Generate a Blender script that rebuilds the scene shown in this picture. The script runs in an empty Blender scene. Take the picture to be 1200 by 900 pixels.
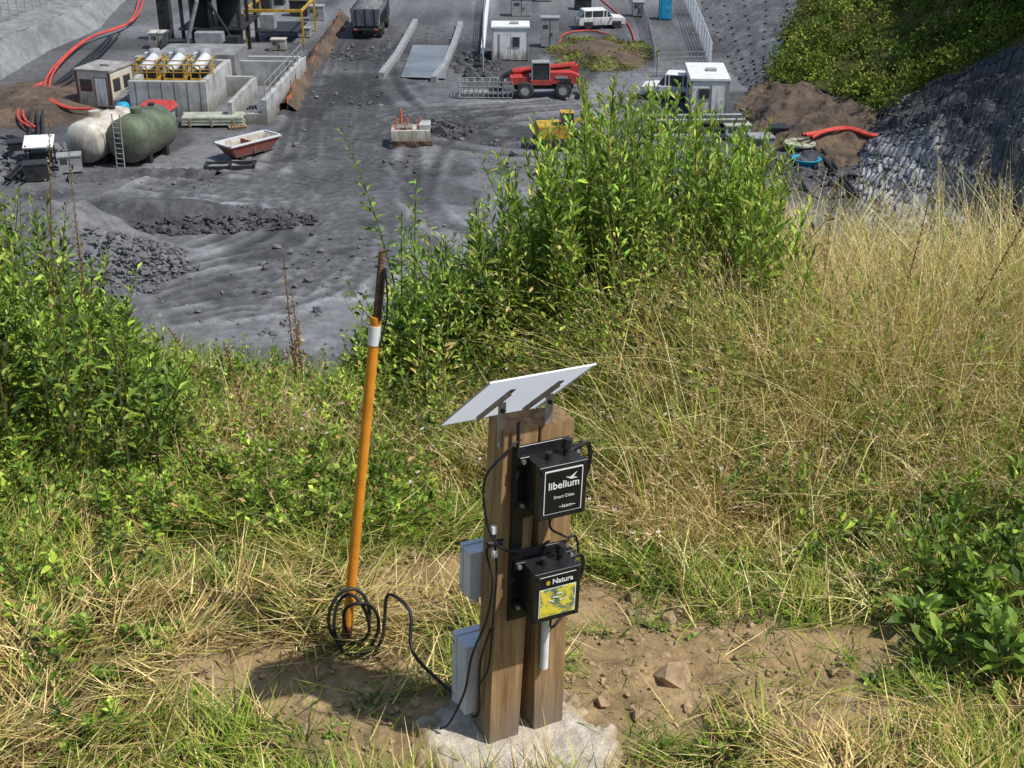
import bpy, math, random
import numpy as np
from mathutils import Vector, Matrix
random.seed(7); rng=np.random.default_rng(7)
S=bpy.context.scene
# ------------------------------------------------------------------ camera
PITCH=math.radians(26); FPX=1500.0; CZ=2.48; FZ=CZ-21.7
cam=bpy.data.cameras.new("camera"); co=bpy.data.objects.new("camera",cam); S.collection.objects.link(co)
co.location=(0,0,CZ); co.rotation_euler=(math.pi/2-PITCH,0,0)
cam.sensor_width=36; cam.lens=FPX/1200*36; cam.clip_end=5000; cam.clip_start=0.05
S.camera=co
def P(px,py,z=FZ):
    """survey: ground position of a photographed point lying at height z"""
    dx=(px-600)/FPX; dy=(450-py)/FPX
    c,s=math.cos(PITCH),math.sin(PITCH)
    d=Vector((dx,c+dy*s,-s+dy*c)); t=(z-CZ)/d.z
    return Vector((d.x*t,d.y*t,z))
# ------------------------------------------------------------------ world
w=bpy.data.worlds.new("World"); S.world=w; w.use_nodes=True
nt=w.node_tree; bg=nt.nodes["Background"]; sky=nt.nodes.new("ShaderNodeTexSky")
sky.sky_type='NISHITA'; sky.sun_disc=False
SUN_EL=math.radians(56); SUN_AZ=math.radians(112)
sky.sun_elevation=SUN_EL; sky.sun_rotation=SUN_AZ
nt.links.new(sky.outputs[0],bg.inputs[0]); bg.inputs[1].default_value=0.14
sl=bpy.data.lights.new("sun",'SUN'); sl.energy=4.7; sl.angle=math.radians(0.8); sl.color=(1,0.97,0.92)
so=bpy.data.objects.new("sun",sl); S.collection.objects.link(so)
sd=Vector((math.sin(SUN_AZ)*math.cos(SUN_EL),math.cos(SUN_AZ)*math.cos(SUN_EL),math.sin(SUN_EL)))
so.rotation_euler=sd.to_track_quat('Z','Y').to_euler()
S.view_settings.view_transform='Standard'; S.view_settings.look='None'; S.view_settings.exposure=0
# ------------------------------------------------------------------ materials
def mat(name,c1,c2=None,scale=4,rough=.8,bump=0,metal=0,detail=5,stretch=(1,1,1),bscale=None,spec=.3,lo=.35,hi=.65,grime=0):
    m=bpy.data.materials.new(name); m.use_nodes=True; n=m.node_tree; b=n.nodes["Principled BSDF"]
    b.inputs["Roughness"].default_value=rough; b.inputs["Metallic"].default_value=metal
    b.inputs["Specular IOR Level"].default_value=spec
    tc=n.nodes.new("ShaderNodeTexCoord"); mp=n.nodes.new("ShaderNodeMapping"); mp.inputs["Scale"].default_value=stretch
    n.links.new(tc.outputs["Object"],mp.inputs[0])
    if c2 is None: c2=tuple(x*.82 for x in c1)
    no=n.nodes.new("ShaderNodeTexNoise"); no.inputs["Scale"].default_value=scale; no.inputs["Detail"].default_value=detail; no.inputs["Roughness"].default_value=.65
    n.links.new(mp.outputs[0],no.inputs["Vector"])
    cr=n.nodes.new("ShaderNodeValToRGB"); cr.color_ramp.elements[0].position=lo; cr.color_ramp.elements[1].position=hi
    cr.color_ramp.elements[0].color=(*c2,1); cr.color_ramp.elements[1].color=(*c1,1)
    n.links.new(no.outputs["Fac"],cr.inputs[0]); out=cr.outputs[0]
    if grime:   # mud splashed up from the ground, streaky, in object space
        sp=n.nodes.new("ShaderNodeSeparateXYZ"); n.links.new(tc.outputs["Object"],sp.inputs[0])
        m3=n.nodes.new("ShaderNodeMapping"); m3.inputs["Scale"].default_value=(3,3,.6); n.links.new(tc.outputs["Object"],m3.inputs[0])
        n3=n.nodes.new("ShaderNodeTexNoise"); n3.inputs["Scale"].default_value=1.6; n3.inputs["Detail"].default_value=5; n.links.new(m3.outputs[0],n3.inputs["Vector"])
        mr=n.nodes.new("ShaderNodeMapRange"); mr.inputs[1].default_value=0; mr.inputs[2].default_value=grime; mr.inputs[3].default_value=.55; mr.inputs[4].default_value=-.05; n.links.new(sp.outputs[2],mr.inputs[0])
        ad=n.nodes.new("ShaderNodeMath"); ad.operation='ADD'; n.links.new(mr.outputs[0],ad.inputs[0]); n.links.new(n3.outputs["Fac"],ad.inputs[1])
        m4=n.nodes.new("ShaderNodeMapRange"); m4.inputs[1].default_value=.5; m4.inputs[2].default_value=.95; m4.inputs[4].default_value=.8; n.links.new(ad.outputs[0],m4.inputs[0])
        mx=n.nodes.new("ShaderNodeMix"); mx.data_type='RGBA'; n.links.new(m4.outputs[0],mx.inputs[0]); n.links.new(out,mx.inputs[6]); mx.inputs[7].default_value=(.16,.14,.115,1); out=mx.outputs[2]
    n.links.new(out,b.inputs["Base Color"])
    if bump:
        n2=n.nodes.new("ShaderNodeTexNoise"); n2.inputs["Scale"].default_value=bscale or scale*3; n2.inputs["Detail"].default_value=5
        n.links.new(mp.outputs[0],n2.inputs["Vector"])
        bp=n.nodes.new("ShaderNodeBump"); bp.inputs["Strength"].default_value=1; bp.inputs["Distance"].default_value=bump
        n.links.new(n2.outputs["Fac"],bp.inputs["Height"]); n.links.new(bp.outputs[0],b.inputs["Normal"])
    return m
def leafmat(name,transl):
    m=bpy.data.materials.new(name); m.use_nodes=True; n=m.node_tree; n.nodes.remove(n.nodes["Principled BSDF"])
    a=n.nodes.new("ShaderNodeAttribute"); a.attribute_name="Col"
    d=n.nodes.new("ShaderNodeBsdfDiffuse"); t=n.nodes.new("ShaderNodeBsdfTranslucent"); mx=n.nodes.new("ShaderNodeMixShader"); mx.inputs[0].default_value=transl
    n.links.new(a.outputs["Color"],d.inputs[0]); n.links.new(a.outputs["Color"],t.inputs[0]); n.links.new(d.outputs[0],mx.inputs[1]); n.links.new(t.outputs[0],mx.inputs[2])
    n.links.new(mx.outputs[0],n.nodes["Material Output"].inputs[0]); return m
def attrmat(name,scale=8,amt=.35,rough=.95,bump=.05,bscale=10,transl=0,spec=.15):
    m=bpy.data.materials.new(name); m.use_nodes=True; n=m.node_tree; b=n.nodes["Principled BSDF"]
    b.inputs["Roughness"].default_value=rough; b.inputs["Specular IOR Level"].default_value=spec
    a=n.nodes.new("ShaderNodeAttribute"); a.attribute_name="Col"; out=a.outputs["Color"]
    if amt:
        tc=n.nodes.new("ShaderNodeTexCoord"); no=n.nodes.new("ShaderNodeTexNoise"); no.inputs["Scale"].default_value=scale; no.inputs["Detail"].default_value=6; no.inputs["Roughness"].default_value=.7
        n.links.new(tc.outputs["Object"],no.inputs["Vector"])
        mr=n.nodes.new("ShaderNodeMapRange"); mr.inputs[1].default_value=.3; mr.inputs[2].default_value=.7; mr.inputs[3].default_value=1-amt; mr.inputs[4].default_value=1+amt
        n.links.new(no.outputs["Fac"],mr.inputs[0])
        vm=n.nodes.new("ShaderNodeVectorMath"); vm.operation='SCALE'
        n.links.new(a.outputs["Color"],vm.inputs[0]); n.links.new(mr.outputs[0],vm.inputs["Scale"]); out=vm.outputs[0]
    n.links.new(out,b.inputs["Base Color"])
    if bump:
        n2=n.nodes.new("ShaderNodeTexNoise"); n2.inputs["Scale"].default_value=bscale; n2.inputs["Detail"].default_value=6; n2.inputs["Roughness"].default_value=.7
        n.links.new(tc.outputs["Object"],n2.inputs["Vector"])
        bp=n.nodes.new("ShaderNodeBump"); bp.inputs["Distance"].default_value=bump
        n.links.new(n2.outputs["Fac"],bp.inputs["Height"]); n.links.new(bp.outputs[0],b.inputs["Normal"])
    if transl:
        t=n.nodes.new("ShaderNodeBsdfTranslucent"); mx=n.nodes.new("ShaderNodeMixShader"); mx.inputs[0].default_value=transl
        n.links.new(out,t.inputs[0]); n.links.new(b.outputs[0],mx.inputs[1]); n.links.new(t.outputs[0],mx.inputs[2])
        n.links.new(mx.outputs[0],n.nodes["Material Output"].inputs[0])
    return m
M={}
M['wood']=mat("treated_wood",(.46,.30,.14),(.17,.095,.04),14,.75,.0018,stretch=(3,3,.22),bscale=30,lo=.32,hi=.68,grime=.22)
M['woodend']=mat("wood_end_grain",(.26,.16,.08),(.10,.06,.03),40,.8,.001)
M['plankwood']=mat("rough_wood",(.40,.27,.14),(.2,.12,.06),3,.8)
M['black']=mat("black_plastic",(.012,.012,.013),(.02,.02,.02),20,.28,0,spec=.5)
M['blackm']=mat("black_rubber",(.015,.015,.015),(.028,.028,.028),20,.5)
M['labelwhite']=mat("label_white",(.8,.8,.78),(.72,.72,.7),20,.4)
M['labelblack']=mat("label_black",(.01,.01,.01),(.015,.015,.015),20,.35)
M['greybox']=mat("light_grey_plastic",(.68,.70,.72),(.58,.60,.62),12,.45)
M['pvc']=mat("white_pvc",(.8,.8,.78),(.66,.65,.6),20,.4)
M['steel']=mat("galvanised_steel",(.5,.48,.45),(.3,.28,.26),30,.45,0,.6)
M['bracket']=mat("brown_bracket",(.25,.2,.15),(.12,.09,.07),30,.5,0,.4)  # dark brown metal for the flat bars under the panel
M['orange']=mat("orange_plastic",(.80,.31,.03),(.62,.23,.022),14,.5)
M['rust']=mat("rusty_bar",(.24,.14,.07),(.09,.055,.035),60,.9,.001)
M['redbase']=mat("red_oxide",(.45,.09,.03),(.2,.07,.04),20,.8)
M['concrete']=mat("concrete",(.46,.46,.44),(.26,.26,.25),.8,.9,.01,grime=1.2)
M['concreted']=mat("stained_concrete",(.25,.25,.24),(.13,.13,.13),.9,.9,.01)
M['shotl']=mat("pale_shotcrete",(.25,.26,.26),(.14,.145,.15),.5,.9,.2,bscale=2)
M['earth']=mat("brown_earth",(.15,.105,.07),(.055,.042,.032),.5,.95,.4,bscale=1.5)
M['rock']=mat("dark_rock",(.10,.10,.105),(.04,.04,.045),1.2,.9,.08)
M['rockl']=mat("grey_gravel",(.18,.18,.185),(.09,.09,.095),1.5,.9,.08)
M['white']=mat("white_paint",(.76,.76,.74),(.60,.60,.58),1.5,.45,grime=1.1)
M['cream']=mat("cream_paint",(.68,.64,.54),(.5,.46,.38),1,.6,grime=1.6)
M['glass']=mat("dark_glass",(.03,.035,.04),(.05,.055,.06),1,.12,spec=.6)
M['brown']=mat("brown_trim",(.16,.07,.04),(.1,.05,.03),2,.7)
M['greyp']=mat("grey_paint",(.33,.34,.34),(.20,.21,.21),2,.6)
M['roof']=mat("grey_roof",(.38,.37,.35),(.20,.18,.16),1.2,.8)
M['dark']=mat("dark_steel",(.035,.037,.04),(.02,.02,.022),3,.6)
M['yellow']=mat("yellow_paint",(.60,.35,.03),(.30,.18,.04),2,.6)
M['red']=mat("red_paint",(.54,.05,.04),(.30,.045,.035),2,.55,grime=1.5)
M['hose']=mat("red_orange_hose",(.62,.08,.05),(.40,.05,.035),2,.6)
M['net']=mat("orange_netting",(.72,.15,.05),(.38,.1,.05),3,.8)
M['green']=mat("green_tank",(.15,.18,.11),(.06,.075,.05),1,.65,grime=2.0)
M['tankw']=mat("dirty_white_tank",(.62,.60,.52),(.30,.25,.19),.9,.65,grime=2.2)
M['blue']=mat("blue_plastic",(.02,.33,.52),(.02,.24,.4),2,.5)
M['tyre']=mat("tyre",(.03,.03,.03),(.06,.055,.05),5,.9)
M['wet']=mat("wet_pavement",(.20,.205,.215),(.11,.115,.12),.5,.35,spec=.6)
M['planks']=mat("pale_planks",(.48,.50,.40),(.28,.31,.23),1.5,.8)
M['load']=mat("spoil_load",(.2,.2,.21),(.1,.1,.105),2,.95,.1)
M['sol']=mat("panel_backsheet",(.86,.86,.84),(.82,.82,.80),10,.5)
def _tr():  # added translucency brightens the panel's shaded underside; cells left out so light passes
    m=M['sol']; n=m.node_tree; b=n.nodes["Principled BSDF"]; t=n.nodes.new("ShaderNodeBsdfTranslucent"); t.inputs[0].default_value=(.92,.92,.92,1)
    mx=n.nodes.new("ShaderNodeMixShader"); mx.inputs[0].default_value=.62
    n.links.new(b.outputs[0],mx.inputs[1]); n.links.new(t.outputs[0],mx.inputs[2]); n.links.new(mx.outputs[0],n.nodes["Material Output"].inputs[0])
_tr()
M['pic']=mat("label_picture",(.75,.62,.06),(.10,.17,.14),34,.4,detail=3,lo=.42,hi=.56)
M['labelyellow']=mat("label_yellow",(.75,.6,.06),None,20,.4)
M['alu']=mat("aluminium_frame",(.6,.6,.6),(.5,.5,.5),10,.5,0,.3)
FOL=attrmat("foliage",30,0,.5,0,transl=.34,spec=.35)
FOLFAR=leafmat("far_foliage",.2)
STRAW=leafmat("straw",.22)
HILLM=attrmat("hillside_soil",18,.35,.95,.012,60)
FLOORM=attrmat("quarry_floor_soil",2.2,.34,.75,.11,2.2,spec=.35)
SHOT=attrmat("shotcrete",.8,.35,.9,.25,2.0)
# ------------------------------------------------------------------ mesh builder
class MB:
    def __init__(s): s.v=[];s.f=[];s.m=[];s.sm=[];s.mats=[]
    def mi(s,k):
        if k not in s.mats: s.mats.append(k)
        return s.mats.index(k)
    def add(s,vs,fs,k,smooth=False):
        o=len(s.v); s.v+= [tuple(v) for v in vs]; i=s.mi(k)
        for f in fs: s.f.append(tuple(a+o for a in f)); s.m.append(i); s.sm.append(smooth)
    def box(s,c,d,k,rz=0,rx=0,ry=0,tx=1,ty=1):
        hx,hy,hz=d[0]/2,d[1]/2,d[2]/2; R=Matrix.Rotation(rz,3,'Z')@Matrix.Rotation(ry,3,'Y')@Matrix.Rotation(rx,3,'X')
        vs=[]
        for z,a,b in ((-hz,1,1),(hz,tx,ty)):
            for x,y in ((-hx,-hy),(hx,-hy),(hx,hy),(-hx,hy)): vs.append(R@Vector((x*a,y*b,z))+Vector(c))
        s.add(vs,[(3,2,1,0),(4,5,6,7),(0,1,5,4),(1,2,6,5),(2,3,7,6),(3,0,4,7)],k)
    def hexa(s,vs,k,kend=None):
        s.add(vs,[(0,1,5,4),(1,2,6,5),(2,3,7,6),(3,0,4,7)],k); s.add(vs,[(3,2,1,0),(4,5,6,7)],kend or k)
    def lathe(s,p0,d,prof,k,n=20):
        p0=Vector(p0); d=Vector(d).normalized(); a=d.orthogonal().normalized(); b=d.cross(a); vs=[];fs=[]
        for r,h in prof:
            for i in range(n):
                t=2*math.pi*i/n; vs.append(p0+d*h+(a*math.cos(t)+b*math.sin(t))*r)
        for j in range(len(prof)-1):
            for i in range(n): fs.append((j*n+i,j*n+(i+1)%n,(j+1)*n+(i+1)%n,(j+1)*n+i))
        s.add(vs,fs,k,True)
    def cyl(s,p0,p1,r,k,n=12,r1=None,caps=True):
        p0=Vector(p0);p1=Vector(p1); d=p1-p0; L=d.length; r1=r if r1 is None else r1
        s.lathe(p0,d,[(r,0),(r1,L)],k,n)
        if caps:
            dn=d.normalized(); a=dn.orthogonal().normalized(); b=dn.cross(a)
            for p,rr,fl in ((p0,r,1),(p1,r1,0)):
                vs=[p+(a*math.cos(2*math.pi*i/n)+b*math.sin(2*math.pi*i/n))*rr for i in range(n)]
                f=tuple(range(n)); s.add(vs,[f[::-1] if fl else f],k)
    def tube(s,pts,r,k,n=8,sub=6):
        pts=[Vector(p) for p in pts]
        if sub>1:
            q=[pts[0]*2-pts[1]]+pts+[pts[-1]*2-pts[-2]]; out=[]
            for i in range(1,len(q)-2):
                for j in range(sub):
                    t=j/sub; a,b,c,d=q[i-1],q[i],q[i+1],q[i+2]
                    out.append(.5*((2*b)+(c-a)*t+(2*a-5*b+4*c-d)*t*t+(3*b-a-3*c+d)*t**3))
            out.append(pts[-1]); pts=out
        u=None; vs=[];fs=[]
        for i,p in enumerate(pts):
            t=(pts[min(i+1,len(pts)-1)]-pts[max(i-1,0)]).normalized()
            u=t.orthogonal().normalized() if u is None else (u-t*u.dot(t)).normalized()
            v=t.cross(u)
            for j in range(n):
                a=2*math.pi*j/n; vs.append(p+(u*math.cos(a)+v*math.sin(a))*r)
        for i in range(len(pts)-1):
            for j in range(n): fs.append((i*n+j,i*n+(j+1)%n,(i+1)*n+(j+1)%n,(i+1)*n+j))
        s.add(vs,fs,k,True)
    def prism(s,prof,y0,y1,k,inset=0):
        n=len(prof); vs=[(x,y0,z) for x,z in prof]+[(x,y1,z) for x,z in prof]
        fs=[tuple(range(n)),tuple(range(2*n-1,n-1,-1))]+[(i,i+n,(i+1)%n+n,(i+1)%n) for i in range(n)]
        s.add(vs,fs,k)
    def wheel(s,c,r,wd,hub='greyp'):
        c=Vector(c); y=Vector((0,1,0))
        s.lathe(c-y*wd/2,y,[(r*.55,0),(r*.92,0),(r,wd*.15),(r,wd*.85),(r*.92,wd),(r*.55,wd)],'tyre',20)
        s.cyl(c-y*wd*.42,c+y*wd*.42,r*.56,hub,16)
    def build(s,name,loc=(0,0,0),rz=0,M4=None,parent=None,bevel=0,seg=2):
        me=bpy.data.meshes.new(name); me.from_pydata(s.v,[],s.f)
        for k in s.mats: me.materials.append(M[k])
        me.polygons.foreach_set('material_index',s.m); me.polygons.foreach_set('use_smooth',s.sm); me.update()
        o=bpy.data.objects.new(name,me); S.collection.objects.link(o)
        if parent: o.parent=parent
        if M4 is not None: o.matrix_world=M4
        elif not parent: o.location=loc; o.rotation_euler=(0,0,rz)
        if bevel:
            bm=o.modifiers.new("bevel",'BEVEL'); bm.width=bevel; bm.segments=seg; bm.limit_method='ANGLE'; bm.angle_limit=.6
        return o
def npmesh(name,V,Q,col,material,smooth=False):
    V=np.asarray(V,np.float32).reshape(-1,3); Q=np.asarray(Q,np.int32); k=Q.shape[1]
    me=bpy.data.meshes.new(name); me.vertices.add(len(V)); me.vertices.foreach_set('co',V.ravel())
    me.loops.add(Q.size); me.loops.foreach_set('vertex_index',Q.ravel())
    me.polygons.add(len(Q)); me.polygons.foreach_set('loop_start',np.arange(len(Q),dtype=np.int32)*k)
    try: me.polygons.foreach_set('loop_total',np.full(len(Q),k,np.int32))
    except Exception: pass
    me.polygons.foreach_set('use_smooth',np.full(len(Q),smooth,bool))
    if col is not None:
        a=me.color_attributes.new("Col",'FLOAT_COLOR','POINT'); c=np.ones((len(V),4),np.float32); c[:,:3]=np.asarray(col).reshape(-1,3)
        a.data.foreach_set('color',c.ravel())
    me.materials.append(material); me.update(calc_edges=True); me.validate()
    o=bpy.data.objects.new(name,me); S.collection.objects.link(o); return o
# ------------------------------------------------------------------ noise
def vn(x,y,seed=0):
    x=np.asarray(x,float);y=np.asarray(y,float)
    xi=np.floor(x);yi=np.floor(y);fx=x-xi;fy=y-yi;fx=fx*fx*(3-2*fx);fy=fy*fy*(3-2*fy)
    h=lambda a,b:(lambda q:q-np.floor(q))(np.sin(a*127.1+b*311.7+seed*74.7)*43758.5453)
    return (h(xi,yi)*(1-fx)+h(xi+1,yi)*fx)*(1-fy)+(h(xi,yi+1)*(1-fx)+h(xi+1,yi+1)*fx)*fy
def fbm(x,y,s,seed=0,o=4):
    r=0;a=.5;t=0
    for i in range(o): r=r+a*vn(x*s*2**i+i*7.3,y*s*2**i-i*3.1,seed+i); t+=a; a*=.5
    return r/t
def sst(a,b,x): t=np.clip((x-a)/(b-a),0,1); return t*t*(3-2*t)
# ------------------------------------------------------------------ near hillside
def gz(x,y,fine=True):
    x=np.asarray(x,float);y=np.asarray(y,float)
    z=np.maximum(2.35-y,0)*.36-.07*np.maximum(y-2.8,0)
    yc=5.6+.8*sst(-.6,.9,x)+.5*(fbm(x,y*0,.6,3)-.5)
    s=np.maximum(y-yc,0); z=z-.92*(s-.5*(1-np.exp(-s/.5)))
    z=z+.12*(fbm(x,y,.8,5)-.5)*sst(.35,1.2,np.hypot(x-.02,y-2.85))
    z=z+.12*sst(-1.4,-2.4,x)-.08*sst(4.2,5.4,y)*sst(-.2,-.5,x)*sst(-1.8,-1.4,x)
    if fine: z=z+.03*(fbm(x,y,7,9)-.5)*sst(.15,.5,np.hypot(x-.02,y-2.85))
    return np.maximum(z,FZ-.6)
patches=[(310,795,165,62),(500,655,95,55),(800,780,215,88),(960,835,140,50),(580,860,190,75),(700,690,110,45),(1000,740,120,30)]
PW=[]
for a,b,rx,ry in patches:
    c=P(a,b,0); PW.append((c.x,c.y,abs(P(a+rx,b,0).x-c.x),abs(P(a,b-ry,0).y-P(a,b+ry,0).y)/2))
def soil(x,y):
    m=np.zeros_like(np.asarray(x,float))
    for cx,cy,rx,ry in PW:
        d=np.hypot((x-cx)/rx,(y-cy)/ry)+.9*(fbm(x,y,5,21)-.5)
        m=np.maximum(m,1-sst(.65,1.2,d))
    return m
def axis(a,b,st,outs_lo,outs_hi): return np.concatenate([outs_lo,np.arange(a,b,st),outs_hi])
gx=axis(-3.4,3.4,.02,[-90,-60,-40,-25,-15,-10,-7,-5.5,-4.5,-3.9],[3.4,3.9,4.5,5.5,7,10,15,25,40,60,90])
gy=axis(2.3,6.6,.02,[-40,-20,-10,-5,-2,-1,0,.5,1,1.4,1.7,2.0],[6.6,7,7.5,8,9,10,12,14,17,20,23,26,28,30])
def gridmesh(name,gx,gy,zf,cf,material):
    X,Y=np.meshgrid(gx,gy); Z=zf(X,Y); nx,ny=len(gx),len(gy)
    V=np.stack([X,Y,Z],-1).reshape(-1,3); I=np.arange(nx*ny).reshape(ny,nx)
    Q=np.stack([I[:-1,:-1],I[:-1,1:],I[1:,1:],I[1:,:-1]],-1).reshape(-1,4)
    return npmesh(name,V,Q,cf(X,Y).reshape(-1,3),material,True)
def hz(x,y):
    z=gz(x,y); s=soil(x,y)
    return z+s*(.028*(fbm(x,y,14,40,3)-.5)+.018*(fbm(x,y,45,41,2)-.5))
def soilcol(x,y):
    n=fbm(x,y,6,33)[...,None]; n2=fbm(x,y,25,34)[...,None]
    return (np.array([.24,.155,.07])*(1-n)+np.array([.44,.32,.17])*n)*(.65+.7*n2)
def hc(x,y):
    s=soil(x,y)[...,None]; n=fbm(x,y,6,33)[...,None]
    th=np.array([.10,.085,.035])*(1-n)+np.array([.18,.15,.06])*n
    far=sst(6,9,y)[...,None]; th=th*(1-far)+np.array([.09,.10,.04])*far
    return soilcol(x,y)*s+th*(1-s)
gridmesh("hillside",gx,gy,hz,hc,HILLM)
g=np.linspace(-.46,.46,96); X,Y=np.meshgrid(g,g*.8); X=X+.0; Y=Y+2.80
rr=np.hypot((X+.0)/.31,(Y-2.80)/.23)+.7*(fbm(X,Y,6,131)-.5)+.25*(fbm(X,Y,28,132)-.5)
k=1-sst(.85,1.1,rr); Zf=gz(X,Y)+.038*k-.05*(1-k)+.005*(fbm(X,Y,50,133)-.5)+.010*(fbm(X,Y,12,134)-.5)
cf=np.array([.56,.49,.39])*(.75+.5*fbm(X,Y,18,135))[...,None]; mixk=(sst(.70,1.1,rr+.5*(fbm(X,Y,16,136)-.5)))[...,None]
cf=cf*(1-mixk)+soilcol(X,Y)*1.1*mixk
I=np.arange(9216).reshape(96,96); Q=np.stack([I[:-1,:-1],I[:-1,1:],I[1:,1:],I[1:,:-1]],-1).reshape(-1,4)
npmesh("concrete_footing",np.stack([X,Y,Zf],-1),Q,cf.reshape(-1,3),HILLM,True)
def pad(x,y): return (np.hypot((x+.0)/.33,(y-2.80)/.25)>1).astype(float)
# ------------------------------------------------------------------ vegetation builders
def blades(x,y,h,az,lean,curve,wd,col,z0=None,K=4):
    N=len(x); z0=gz(x,y)-.01 if z0 is None else z0
    t=np.linspace(0,1,K+1)[None,:]
    hh=h[:,None]; ln=lean[:,None]; cu=curve[:,None]
    out=hh*(ln*t+cu*t*t); up=hh*(np.sqrt(np.maximum(1-ln**2,.02))*t-.55*cu*t*t)
    dx=np.cos(az)[:,None];dy=np.sin(az)[:,None]
    px=x[:,None]+dx*out; py=y[:,None]+dy*out; pz=z0[:,None]+up
    waz=az+np.pi/2+rng.normal(0,.5,N); ww=(wd[:,None]*(1-t**1.6)+.0004)/2
    wx=np.cos(waz)[:,None]*ww; wy=np.sin(waz)[:,None]*ww
    A=np.stack([px-wx,py-wy,pz],-1); B=np.stack([px+wx,py+wy,pz],-1)
    V=np.stack([A,B],2).reshape(-1,3)
    base=(np.arange(N)*(K+1)*2)[:,None]; k=(np.arange(K)*2)[None,:]
    Q=np.stack([base+k,base+k+1,base+k+3,base+k+2],-1).reshape(-1,4)
    C=np.repeat(col,(K+1)*2,0)
    return V,Q,C,np.stack([px,py,pz],-1)
def leaves(o,d,L,W,col,droop=.25,fold=.25):
    N=len(o); d=d/np.linalg.norm(d,axis=1,keepdims=True)
    up=np.tile([0,0,1.],(N,1))+rng.normal(0,.35,(N,3)); s=np.cross(d,up); s/=np.linalg.norm(s,axis=1,keepdims=True)+1e-9
    nn=np.cross(s,d); L=L[:,None];W=W[:,None]
    dz=np.array([0,0,-1.])
    b=o; m=o+d*L*.42-nn*W*fold; l=o+d*L*.40+s*W*.5; r=o+d*L*.40-s*W*.5
    l2=o+d*L*.75+s*W*.3+dz*L*droop*.5; r2=o+d*L*.75-s*W*.3+dz*L*droop*.5; tip=o+d*L+dz*L*droop
    V=np.stack([b,l,m,r,l2,r2,tip],1).reshape(-1,3); i=(np.arange(N)*7)[:,None]
    Q=np.concatenate([i+np.array([0,2,1]),i+np.array([0,3,2]),i+np.array([1,2,4]),i+np.array([2,5,4]),i+np.array([2,3,5]),i+np.array([4,5,6])],0)
    return V,Q,np.repeat(col,7,0)
def quads(o,d,L,W,col):
    N=len(o); d=d/np.linalg.norm(d,axis=1,keepdims=True); s=np.cross(d,rng.normal(0,1,(N,3))); s/=np.linalg.norm(s,axis=1,keepdims=True)+1e-9
    L=L[:,None];W=W[:,None]; V=np.stack([o,o+d*L*.45+s*W*.5,o+d*L,o+d*L*.45-s*W*.5],1).reshape(-1,3)
    return V,(np.arange(N)*4)[:,None]+np.arange(4),np.repeat(col,4,0)
def pick(pal,N,wts=None,var=.2):
    pal=np.array(pal); i=rng.choice(len(pal),N,p=wts); return pal[i]*np.exp(rng.normal(0,var,(N,1)))
def scatter(N,x0,x1,y0,y1,dens):
    x=rng.uniform(x0,x1,N*4);y=rng.uniform(y0,y1,N*4); k=rng.random(N*4)<dens(x,y); return x[k][:N],y[k][:N]
STR=[.78,.62,.29]; STR2=[.58,.43,.16]; STR3=[.34,.22,.085]; OLV=[.27,.29,.06]; GRN=[.12,.20,.025]; LIM=[.32,.42,.055]; DGR=[.055,.105,.018]
def dm(x,y): return np.clip((1-soil(x,y)*.93)*(.22+1.15*sst(.3,.62,fbm(x,y,4,51))),0,1)*(1-.3*sst(5,6,y))*(.04+.96*pad(x,y))
x,y=scatter(56000,-2.4,2.6,2.35,5.1,dm); N=len(x)
clump=fbm(x,y,3.0,52); az=clump*14+rng.normal(0,.9,N)
pile=.07*sst(.4,.7,fbm(x,y,4,51))*rng.random(N)
gf=sst(.36,.58,fbm(x,y,2.2,60)+.05*sst(.2,-.6,x))
col=np.where((rng.random(N)<gf*.66+.14)[:,None],pick([OLV,GRN,LIM,DGR],N,[.36,.27,.24,.13]),pick([STR,STR2,STR3],N,[.40,.36,.24]))
V,Q,C,_=blades(x,y,rng.uniform(.05,.22,N),az,rng.uniform(.8,1.0,N),rng.uniform(-.15,.1,N),rng.uniform(.002,.0058,N),col,z0=gz(x,y)+pile+.002,K=3)
npmesh("cut_grass",V,Q,C,STRAW)
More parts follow.
